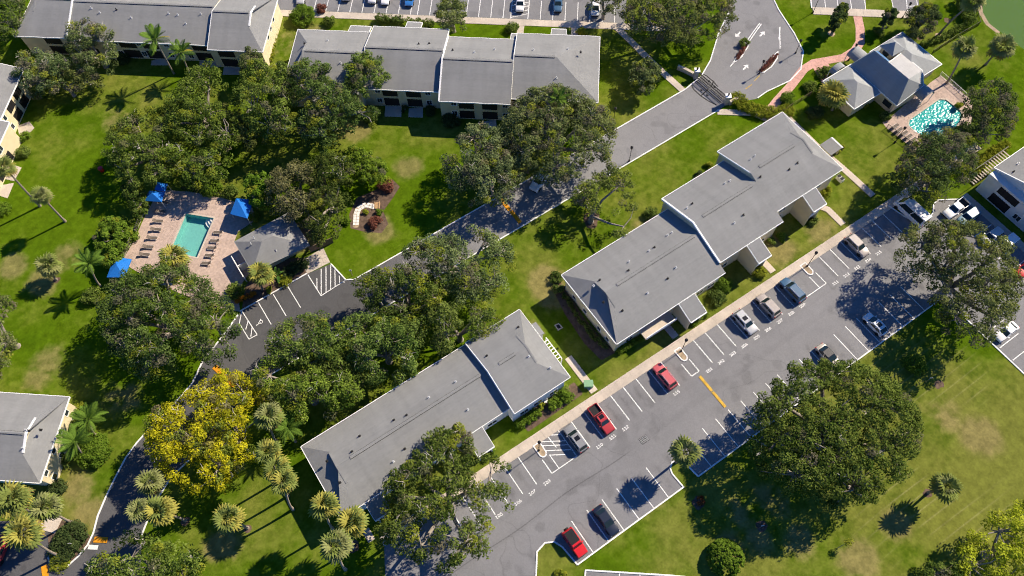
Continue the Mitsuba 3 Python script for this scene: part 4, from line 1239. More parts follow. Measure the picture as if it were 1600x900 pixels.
# palm leaves, made once
def fan_leaf(rng, L=0.95, R=1.05, k=12):
    v, f, n = [], [], 0
    m = MB()
    m.tube([[0, 0, 0], [L * .5, 0, .06], [L, 0, 0]], [0.03, 0.022, 0.018], 4, cap=False)
    for i in range(k):
        a = (i / (k - 1) - 0.5) * math.radians(250)
        l = R * (0.72 + 0.28 * math.cos(a * 0.55)) * (0.9 + 0.2 * rng.random())
        d = np.array([math.cos(a), math.sin(a), 0])
        s = np.array([-math.sin(a), math.cos(a), 0]) * 0.12
        o = np.array([L, 0, 0])
        p1, p2, p3 = o + d * l * 0.5 + [0, 0, 0.04 * (1 if i % 2 else -1)], o + d * l * 0.82 + [0, 0, -0.14 * l], o + d * l + [0, 0, -0.42 * l]
        m.add([o, p1 - s, p1 + s, p2 - s * .7, p2 + s * .7, p3], [[0, 1, 2], [1, 3, 4], [1, 4, 2], [3, 5, 4]])
    return m.get()


def feather_leaf(rng, L=3.0, k=26):
    m = MB()
    t = np.linspace(0, 1, 9)
    sp_ = np.c_[L * (t - 0.10 * t ** 3), 0 * t, 0.55 * L * (0.55 * t - 0.95 * t * t)]
    m.tube(sp_, 0.035 * (1.05 - t), 4, cap=False)
    for i in range(k):
        u = 0.12 + 0.88 * i / (k - 1)
        o = np.array([np.interp(u, t, sp_[:, j]) for j in range(3)])
        l = 0.75 * math.sin(math.pi * (0.12 + 0.80 * u)) * (0.85 + 0.3 * rng.random())
        for s in (-1, 1):
            d = np.array([0.55, s * 0.85, -0.32])
            p = o + d * l
            w = np.array([0.055, 0, 0.0])
            mid = o + d * l * .5 + [0, 0, .06]
            m.add([o - w * .5, o + w * .5, mid + w, mid - w, p], [[0, 1, 2], [0, 2, 3], [3, 2, 4]])
    return m.get()


for nm, c in (('m_palm_green', (0.200, 0.245, 0.062)), ('m_palm_gold', (0.370, 0.345, 0.075)), ('m_palm_blue', (0.260, 0.280, 0.105)), ('m_palm_dry', (0.30, 0.215, 0.07)), ('m_feather', (0.140, 0.240, 0.036)), ('m_feather_gold', (0.40, 0.30, 0.04)), ('m_banana', (0.07, 0.155, 0.03))):
    scene[nm] = {'type': 'principledthin', 'base_color': rgb(*c), 'roughness': 0.4, 'spec_trans': 0.0, 'diff_trans': 0.5, 'eta': 1.4}
_r = np.random.default_rng(77)
FAN = [mikit.ply(fan_leaf(_r), 'm_palm_green') for _ in range(3)]
FEATHER = [mikit.ply(feather_leaf(_r), 'm_feather') for _ in range(2)]


def palm(label, x, y, tx, ty, h, size=1.0, kind='fan', seed=0, n=None, tone=('m_palm_green', 'm_palm_gold'), cat='palm tree', name=None, group=None):
    rng = np.random.default_rng(seed + 500)
    key = thing(name or ('fan_palm' if kind == 'fan' else 'feather_palm'), label, cat, group)
    t = np.linspace(0, 1, 7)
    ctr = np.c_[x + (tx - x) * t ** 1.5, y + (ty - y) * t ** 1.5, h * t]
    tk = MB().tube(ctr, np.interp(t, [0, .08, 1], [0.30, 0.2, 0.15]) * (1.0 if kind == 'fan' else 0.85), 9)
    put('trunk', tk, 'm_palm_trunk', key, smooth=50)
    n = n or (27 if kind == 'fan' else 17)
    src = FAN if kind == 'fan' else FEATHER
    for i in range(n):
        az = i * 137.508 + rng.normal() * 9
        f = (i + 0.5) / n
        el = (78 - 118 * f ** 0.85) if kind == 'fan' else (72 - 80 * f)
        el += rng.normal() * 6
        if kind == 'fan':
            bs = 'm_palm_dry' if f > 0.87 and rng.random() < .6 else tone[int(rng.random() < 0.45)]
        else:
            bs = tone[1] if i == n - 1 and 'golden' in label else tone[0]
        s = size * (0.88 + 0.22 * rng.random())
        m = T().translate([float(tx), float(ty), float(h)]).rotate([0, 0, 1], float(az)).rotate([0, 1, 0], float(-el)).rotate([1, 0, 0], float(rng.normal() * 18)).scale(float(s))
        reuse('frond', src[i % len(src)], key, m, bs)
    return key


GB = ('m_palm_blue', 'm_palm_green')
GG = ('m_palm_green', 'm_palm_gold')
oaks = [
 ('live_oak', 'crown filling the middle of the roadside row, seen between its neighbours', [(-24.11,57.67),(-17.94,56.53),(-14.01,52.71),(-15.60,48.66),(-21.04,49.49),(-25.02,53.22)], 9, DEEP, dict(gap=.15)),
 ('live_oak', 'crown low in the roadside row, close to the street edge', [(-36.31,48.63),(-28.79,50.04),(-23.64,44.62),(-27.72,40.90),(-33.60,41.71)], 8.5, DEEP, dict(gap=.15)),
 ('live_oak', 'shaded crown in the heart of the grove above the pool', [(-55.93,104.12),(-50.17,98.96),(-47.27,95.65),(-48.83,92.63),(-53.37,93.95),(-56.48,98.50)], 8, DEEP, dict(gap=.2)),
 ('live_oak', 'grey green live oak overhanging the street above the white truck, left of its larger neighbour', [(-12.18,87.74),(-9.33,92.90),(-5.56,95.03),(-1.21,94.02),(1.79,90.79),(3.09,84.00),(2.19,79.72),(-0.51,77.73),(-5.29,76.56),(-9.41,79.59),(-11.81,83.01)], 10.5, OLIVE, dict(moss=.14, bare=.04)),
 ('live_oak', 'broad grey green live oak over the street in front of the top apartment building', [(-1.22,92.86),(0.83,98.23),(4.79,102.04),(10.61,103.36),(15.52,100.66),(19.61,96.76),(21.32,92.45),(19.34,87.24),(20.24,83.94),(16.64,84.13),(13.40,81.39),(10.29,79.69),(6.77,80.58),(2.69,82.94),(0.47,88.22)], 11.5, OLIVE, dict(moss=.15, bare=.05)),
 ('live_oak', 'thin open live oak with pale forked trunk on the lawn between street and stepped building', [(11.78,78.14),(13.48,81.64),(16.65,83.37),(20.47,85.24),(23.13,81.58),(24.09,77.25),(22.19,72.75),(21.06,69.82),(18.04,69.83),(16.99,73.69),(13.82,75.24)], 8.5, OLIVE, dict(gap=.42, per=110, base=(15.61,76.30), bare=.1, moss=.12)),
 ('live_oak', 'leftmost tree of the grove above the turquoise pool, at the lawn edge', [(-78.27,93.41),(-77.55,98.03),(-74.46,101.84),(-68.98,103.49),(-65.44,98.97),(-65.32,92.74),(-63.59,87.40),(-67.09,84.93),(-71.28,84.56),(-75.16,87.69)], 9.5, GREEN, dict(bare=.1)),
 ('live_oak', 'grove tree above the pool that reaches up to the top left patio', [(-68.93,103.16),(-65.69,107.09),(-63.91,112.56),(-59.50,114.04),(-56.72,109.96),(-56.83,105.79),(-53.07,101.51),(-51.92,95.12),(-54.53,91.12),(-60.86,92.05),(-65.74,95.38)], 10, GREEN, dict(gap=.2)),
 ('live_oak', 'low tree hanging over the top fence of the turquoise pool deck', [(-68.88,91.38),(-65.40,94.57),(-58.98,93.62),(-54.12,92.91),(-54.09,86.87),(-58.68,84.60),(-63.94,85.45),(-67.43,86.51)], 8, GREEN, dict(bare=.12)),
 ('live_oak', 'tall live oak at the lower left corner of the top building', [(-54.11,102.35),(-53.14,108.04),(-50.42,112.62),(-45.23,113.19),(-41.98,109.10),(-41.91,102.50),(-39.58,96.03),(-43.32,93.45),(-47.82,94.91),(-51.23,97.43)], 11.5, GREEN, dict(bare=.08)),
 ('live_oak', 'live oak of the grove with a bare limb reaching over the lawn', [(-43.81,109.20),(-39.94,112.73),(-35.22,110.76),(-31.08,106.84),(-28.89,101.81),(-24.72,99.18),(-24.57,95.55),(-29.17,95.17),(-32.78,93.36),(-35.34,89.40),(-38.97,93.22),(-41.51,100.87)], 11.5, DEEP, dict(bare=.06)),
 ('live_oak', 'tall narrow tree in front of the top building roof, hiding part of its eave', [(-32.05,109.34),(-30.29,112.63),(-26.69,113.63),(-23.71,110.90),(-22.94,107.17),(-24.06,103.12),(-27.44,102.17),(-30.91,103.17)], 10.5, GREEN, dict(gap=.25, step=1.3, skirt=.55)),
 ('live_oak', 'grey green tree directly above the pool house roof', [(-45.51,83.89),(-44.46,87.96),(-40.88,89.27),(-37.05,87.58),(-34.05,83.31),(-34.84,77.65),(-37.23,74.71),(-40.85,75.58),(-44.31,78.12)], 9, OLIVE, dict(bare=.06)),
 ('live_oak', 'tree beside the curved stepping stone path, right of the pool house', [(-38.61,88.71),(-33.54,90.26),(-29.47,88.24),(-28.01,83.73),(-29.03,80.18),(-31.17,76.07),(-32.02,70.92),(-35.14,70.54),(-37.84,75.02),(-36.86,82.01)], 9.5, DEEP, dict(bare=.04)),
 ('live_oak', 'big dark live oak below the turquoise pool deck beside the disabled stall', [(-71.15,56.48),(-70.90,60.75),(-68.92,65.06),(-64.46,65.49),(-60.82,67.51),(-55.00,64.40),(-51.16,61.07),(-48.52,57.86),(-46.42,54.15),(-45.59,50.00),(-48.37,48.17),(-51.58,46.61),(-54.36,43.94),(-59.15,44.15),(-63.82,46.59),(-67.43,50.41),(-69.66,53.43)], 12, DEEP, dict(bare=.07, moss=.12)),
 ('live_oak', 'open grey green live oak over the street, thin in the middle, above the long building', [(-20.42,67.82),(-17.58,69.93),(-13.53,70.54),(-8.87,72.47),(-3.99,71.29),(0.55,68.13),(1.05,63.54),(-0.90,59.83),(-4.54,57.51),(-9.00,56.49),(-12.34,60.36),(-16.87,62.86),(-19.44,65.55)], 9.5, OLIVE, dict(gap=.24, per=120, bare=.1, moss=.1)),
 ('live_oak', 'live oak of the long roadside row facing the hatched bay', [(-27.37,62.08),(-23.70,63.69),(-19.19,64.76),(-14.38,62.99),(-10.88,58.42),(-10.33,54.12),(-14.28,52.87),(-18.92,54.28),(-23.38,55.69),(-26.83,58.30)], 10, DEEP, dict(gap=.2, bare=.04)),
 ('live_oak', 'small live oak casting leaf shadows on the far roof edge of the long building', [(-15.72,57.04),(-11.26,58.06),(-5.47,56.56),(-1.57,53.34),(-3.41,50.45),(-6.92,49.43),(-9.11,47.56),(-12.34,47.13),(-15.30,50.99)], 9, GREEN, dict(gap=.3, bare=.05)),
 ('live_oak', 'live oak of the roadside row opposite the disabled stall', [(-41.83,50.23),(-39.83,54.28),(-35.53,55.53),(-32.07,56.58),(-27.76,54.93),(-26.25,51.28),(-27.66,47.28),(-30.40,44.90),(-34.73,45.66),(-39.02,45.85)], 10.5, GREEN, dict(bare=.08)),
 ('live_oak', 'live oak between street and long roof, its forked grey limbs showing', [(-29.09,54.99),(-24.50,55.99),(-18.69,53.91),(-15.35,50.78),(-14.23,47.25),(-17.38,43.76),(-20.74,42.80),(-25.03,44.10),(-28.06,46.73)], 10.5, GREEN, dict(bare=.12)),
 ('live_oak', 'live oak at the lower left end of the roadside row, next to the yellow tree', [(-43.94,44.94),(-41.43,48.47),(-35.90,46.85),(-30.44,45.47),(-25.91,44.59),(-24.67,40.98),(-27.70,38.72),(-30.97,37.79),(-35.05,36.90),(-39.42,39.23),(-42.82,41.56)], 10.5, GREEN, dict(bare=.1)),
 ('yellow_tree', 'large bright yellow leaved tree beside the dark road', [(-59.06,34.98),(-59.18,38.69),(-56.94,40.97),(-53.40,41.91),(-51.60,44.05),(-47.54,45.55),(-43.44,44.25),(-41.36,41.72),(-41.11,37.37),(-42.31,34.26),(-41.43,30.93),(-44.50,29.54),(-46.21,27.12),(-49.15,26.75),(-52.24,27.37),(-54.81,29.67),(-57.70,31.82)], 10.5, YELLOW, dict(bare=.16, moss=.08, gap=.18, step=1.35, alt=(GREEN, .18))),
 ('live_oak', 'large open crowned live oak in front of the long building', [(-15.96,33.00),(-14.45,34.81),(-12.20,35.55),(-9.43,35.43),(-6.90,33.13),(-6.33,31.05),(-4.44,29.95),(-2.33,29.86),(-0.92,27.30),(-0.56,23.85),(-2.25,20.39),(-4.20,20.00),(-5.21,18.64),(-5.27,15.88),(-7.38,15.06),(-10.05,13.37),(-12.13,13.01),(-15.45,14.48),(-17.11,16.36),(-20.47,16.95),(-22.00,19.04),(-21.12,21.35),(-20.21,23.22),(-21.76,25.22),(-20.86,27.64),(-18.69,28.84),(-16.72,30.47)], 11, GREEN, dict(gap=.36, bare=.16, step=1.35)),
 ('live_oak', 'huge round dense oak standing alone on the south meadow', [(36.22,30.12),(36.63,34.76),(38.76,38.08),(41.00,40.70),(45.06,42.73),(50.11,43.29),(55.14,42.28),(58.87,40.45),(61.25,37.62),(62.85,33.62),(62.23,29.52),(59.63,25.43),(56.64,22.63),(52.20,20.42),(47.78,20.13),(43.57,20.78),(39.91,22.84),(37.45,25.37),(36.42,27.89)], 13, DEEP, dict(alt=(GREEN, .3), gap=.08, bare=.03, per=150)),
 ('live_oak', 'grey green live oak over the corner of the car park at the right', [(67.24,64.33),(71.19,67.68),(74.87,68.57),(80.75,68.28),(83.89,67.33),(86.26,64.06),(87.24,60.16),(86.81,55.20),(84.06,50.50),(80.74,46.91),(75.46,44.29),(72.62,46.13),(71.05,49.92),(71.55,55.92),(69.54,58.24),(66.97,61.13)], 12, OLIVE, dict(gap=.24, moss=.1, bare=.03)),
 ('live_oak', 'dark live oak on the kerbed island over the white camper van', [(72.63,81.19),(75.65,85.75),(79.71,88.56),(84.77,89.06),(87.97,86.61),(87.73,81.87),(85.17,77.39),(80.61,74.79),(76.75,73.59),(73.02,75.88),(71.81,78.06)], 10.5, DEEP, dict(moss=.18, gap=.12)),
 ('live_oak', 'grey leaved oak at the right hand corner of the glittering pool', [(89.67,95.12),(92.21,99.33),(96.09,100.76),(99.58,98.94),(100.30,95.35),(97.81,89.69),(94.17,86.07),(89.49,85.56),(88.57,89.40)], 9.5, DEEP, dict(moss=.25, gap=.1)),
 ('lime_tree', 'yellow green tree cut off by the lower right corner', [(62.90,11.41),(64.60,13.95),(67.03,15.69),(68.59,17.01),(71.56,18.77),(74.60,20.07),(77.64,20.42),(79.60,18.25),(76.46,9.28),(71.91,6.85),(65.52,7.11),(62.65,8.95)], 10, ((0.32, 0.36, 0.02), (0.60, 0.62, 0.06)), dict(gap=.12)),
 ('live_oak', 'live oak cut off by the bottom edge beside the dark road', [(-65.22,16.71),(-63.68,19.59),(-60.96,20.60),(-57.57,20.75),(-53.86,20.13),(-50.15,18.12),(-47.44,16.00),(-47.48,13.57),(-50.79,11.67),(-58.30,11.53),(-63.60,13.50)], 10, GREEN, dict(bare=.1)),
 ('live_oak', 'wide grey green oak at the top edge beside the gate road', [(24.99,121.61),(27.08,126.11),(30.21,129.71),(38.67,131.13),(45.24,128.83),(49.13,125.77),(50.11,121.09),(44.94,116.51),(40.73,114.98),(36.21,110.87),(33.57,112.75),(31.00,115.52),(27.15,116.63)], 11, OLIVE, dict(moss=.14, bare=.05)),
 ('small_tree', 'small rounded tree on the lawn left of the diagonal walk', [(26.00,108.13),(26.97,111.00),(29.78,112.25),(32.14,110.72),(32.07,106.94),(29.77,104.20),(26.96,104.85)], 5.5, OLIVE, dict(step=1.1, gap=.05, moss=.15)),
 ('small_tree', 'tree over the walk behind the top apartment building, near the hatched bay', [(-14.31,126.33),(-12.95,130.41),(-8.48,131.69),(-6.86,126.84),(-8.29,121.92),(-12.23,122.15)], 8, OLIVE, dict(step=1.2)),
 ('live_oak', 'tree at the top edge beside the last parked car of the top row', [(18.20,128.23),(20.87,131.91),(25.41,132.61),(26.73,127.73),(24.09,124.69),(20.03,125.30)], 8.5, OLIVE, dict(step=1.3)),
 ('live_oak', 'tree in the top left corner, left of the grey roof', [(-107.84,124.18),(-111.90,139.54),(-103.74,138.08),(-102.03,129.38),(-103.10,124.27)], 10, DEEP, dict()),
 ('live_oak', 'grey mossy tree below the left end of the top left building', [(-102.10,115.00),(-101.05,118.78),(-97.40,120.35),(-91.54,118.26),(-88.36,112.87),(-90.77,110.12),(-94.81,109.50),(-99.79,111.12)], 8.5, OLIVE, dict(gap=.3, moss=.22, bare=.18)),
 ('live_oak', 'grey mossy tree in front of the top left building, overlapping its eave', [(-91.65,120.57),(-91.99,126.39),(-88.34,128.59),(-82.53,124.94),(-79.90,119.02),(-80.70,114.17),(-85.21,113.56),(-89.24,115.68)], 9, OLIVE, dict(gap=.32, moss=.22, bare=.2)),
 ('live_oak', 'low mossy tree between the mossy trees and the cream front', [(-99.49,111.93),(-95.58,115.17),(-91.12,116.33),(-85.44,114.97),(-82.37,113.06),(-86.60,110.89),(-91.87,110.66),(-96.84,109.24)], 6, OLIVE, dict(gap=.3, moss=.18, bare=.15, step=1.2)),
 ('live_oak', 'tree cut off by the left edge above the lower left building', [(-92.34,53.11),(-93.07,61.89),(-89.97,63.01),(-87.48,60.76),(-85.79,57.60),(-85.47,52.80),(-85.68,48.51),(-88.49,46.92)], 10, OLIVE, dict()),
 ('small_tree', 'tree at the right end of the top left building beside its patio', [(-55.13,113.90),(-54.35,118.62),(-51.91,119.92),(-49.70,115.70),(-50.36,111.91),(-53.21,111.20)], 7, OLIVE, dict(step=1.1, moss=.12)),
 ('young_tree', 'young dark tree near the pink path, left of its bend', [(69.36,119.40),(70.85,123.01),(73.88,126.04),(75.08,125.21),(73.89,121.91),(71.65,119.27),(70.10,118.45)], 6, DARK, dict(step=.8, size=.3, gap=.05, base=(71.80,121.10))),
 ('young_tree', 'young dark tree near the pink path, above the clubhouse entrance', [(81.02,121.09),(82.44,123.43),(84.77,124.43),(85.29,122.71),(83.72,120.38),(81.92,119.74)], 5, DARK, dict(step=.8, size=.3, gap=.05, base=(82.21,120.88))),
 ('small_tree', 'bushy dark tree with pale fronds above the clubhouse roof', [(85.21,119.05),(87.63,122.99),(90.74,124.31),(93.31,122.66),(92.57,118.63),(89.76,115.89),(86.25,115.37)], 6.5, DARK, dict(step=1.1, moss=.15)),
 ('small_tree', 'dark tree mostly below the frame left of the lime green tree', [(57.56,10.24),(59.34,11.52),(63.25,11.81),(64.01,9.53),(62.14,4.80),(56.61,5.01)], 8, DEEP, dict(step=1.2)),
 ('small_tree', 'leafy tree with dark glossy crown above the garden bed', [(-31.29,93.31),(-27.19,92.17),(-23.69,89.38),(-22.93,85.59),(-25.35,84.23),(-28.70,84.84),(-30.77,88.68)], 6.0, BRIGHT, dict(step=1.0, gap=.15)),
 ('small_tree', 'dense bright bush tree left of the turquoise pool fence', [(-77.82,75.29),(-76.84,79.47),(-73.28,80.00),(-71.03,76.35),(-71.22,72.22),(-72.38,68.89),(-75.58,70.12)], 4.5, BRIGHT, dict(step=1.0, gap=.1, size=.34)),
 ('small_tree', 'leafy tree above the top right corner of the turquoise pool deck', [(-50.66,86.59),(-49.03,88.76),(-45.76,87.39),(-44.49,83.32),(-45.67,80.48),(-48.29,79.89),(-49.85,82.86)], 5, BRIGHT, dict(step=1.0, gap=.1, size=.34)),
 ('small_tree', 'dark tree in the shade between pool grove and blue parasol', [(-74.09,85.54),(-71.86,86.91),(-69.46,85.31),(-68.94,80.91),(-70.27,78.13),(-72.37,79.65)], 5.5, DEEP, dict(step=1.0)),
]
for i, (nm, lb, out, h, pal, kw) in enumerate(oaks):
    oak(nm, lb, 'tree', out, h, pal, seed=i + 1, **kw)

palms = [
 ('fan palm leaning left on the lawn beside the dark road, its twin crown behind', -54.05,23.51,-54.15,23.26,9.25, 1.35, GG, {}),
 ('lower small crowned fan palm touching the leaning palm by the dark road', -56.93,23.43,-56.92,23.42,10.00, 1.0, GB, {}),
 ('fan palm alone on the lawn below the yellow tree', -43.87,21.90,-43.83,21.96,8.90, 1.2, GG, {}),
 ('tall fan palm with visible leaning trunk left of the long building corner', -36.83,24.51,-35.30,26.54,11.10, 1.15, GG, {}),
 ('fan palm in the clump left of the long building, middle one', -37.86,26.69,-36.53,28.41,11.15, 1.15, GG, {}),
 ('fan palm in the clump left of the long building, uppermost one', -39.17,29.55,-37.96,31.02,11.45, 1.1, GG, {}),
 ('yellowish fan palm against the lower left corner of the long building', -30.19,21.24,-29.02,22.75,10.95, 1.25, GG, {}),
 ('fan palm at the bottom corner of the long building roof, right of the yellowish one', -26.65,18.17,-25.03,20.19,9.90, 1.35, GG, {}),
 ('lowest fan palm below the corner of the long building', -27.78,14.97,-26.62,16.81,11.95, 1.3, GB, {}),
 ('fan palm with long bent pale trunk on the left lawn', -86.30,81.32,-86.08,81.57,8.60, 1.05, GB, {}),
 ('fan palm by the cream front whose long trunk runs out from the left edge', -92.07,85.13,-91.66,85.61,12.20, 1.1, GG, {}),
 ('short fan palm on the left lawn near the blue parasol', -85.13,68.52,-84.48,69.31,4.05, 1.25, GB, {}),
 ('fan palm at the bottom left, right one of the upper pair', -72.50,23.96,-72.23,24.77,8.15, 1.3, GB, {}),
 ('fan palm at the bottom left, beside the lower left building front', -78.17,25.20,-77.80,26.34,7.65, 1.5, GG, {}),
 ('fan palm over the dark red car at the bottom left', -73.42,18.89,-72.92,20.71,10.90, 1.5, GG, {}),
 ('fan palm on the kerbed tip of the car park, its shadow over empty stalls', 25.82,29.55,25.97,29.42,7.10, 1.35, GB, {}),
 ('fan palm on the south meadow with round shadow, right of the huge oak', 65.36,22.92,65.41,22.77,5.50, 1.25, GB, {}),
 ('fan palm with two trunks near the pond fence', 92.60,106.30,91.81,106.99,9.30, 1.35, GB, {}),
 ('dark fan palm near the pond bank', 102.20,110.85,102.48,110.63,5.25, 1.5, GB, {}),
 ('tall fan palm with long grey trunk at the top edge by the pond', 94.86,119.80,96.57,118.39,10.30, 1.3, GB, {}),
 ('fan palm by the lower left corner of the clubhouse', 67.33,100.54,66.21,101.25,3.95, 1.6, GG, {}),
 ('fan palm poking over the lower end of the turquoise pool', -62.56,69.07,-61.60,69.92,4.10, 1.5, GG, {}),
 ('small fan palm beside the pool house corner', -46.12,64.68,-45.00,65.43,4.60, 1.3, GG, {}),
 ('fan palm in the shade between yellow tree and long building', -40.64,35.81,-39.22,37.31,9.45, 1.3, GB, {}),
 ('fan palm shaded beside the dark road below the yellow tree', -58.07,26.00,-57.13,27.93,7.60, 1.2, GB, {}),
]
for i, (lb, x, y, tx, ty, h, s, tone, kw) in enumerate(palms):
    palm(lb, x, y, tx, ty, h, s, 'fan', i, tone=tone, **kw)
FT = ('m_feather', 'm_feather_gold')
feathers = [
 ('bright feather palm with golden hanging frond in front of the top left building', -70.93,117.86,-70.69,118.00,9.80, 1.15),
 ('smaller feather palm right of the one with the golden frond', -67.25,117.30,-66.76,117.56,6.40, 0.95),
 ('bright feather palm left of the blue parasol below the pool fence', -76.51,66.77,-75.45,67.96,6.50, 1.05),
 ('feather palm beside the lower left building end wall, uppermost', -71.50,38.24,-70.73,39.61,4.60, 1.0),
 ('feather palm beside the lower left building end wall, lower one', -72.33,34.45,-71.68,35.74,5.20, 1.05),
 ('feather palm crown rising above the street oak against the grey roof', 11.49,97.24,10.46,97.36,10.70, 0.8),
 ('feather palm in the shade under the long building oak', -37.40,35.68,-36.90,36.18,6.55, 0.9),
]
for i, (lb, x, y, tx, ty, h, s) in enumerate(feathers):
    palm(lb, x, y, tx, ty, h, s, 'feather', 60 + i, tone=FT)

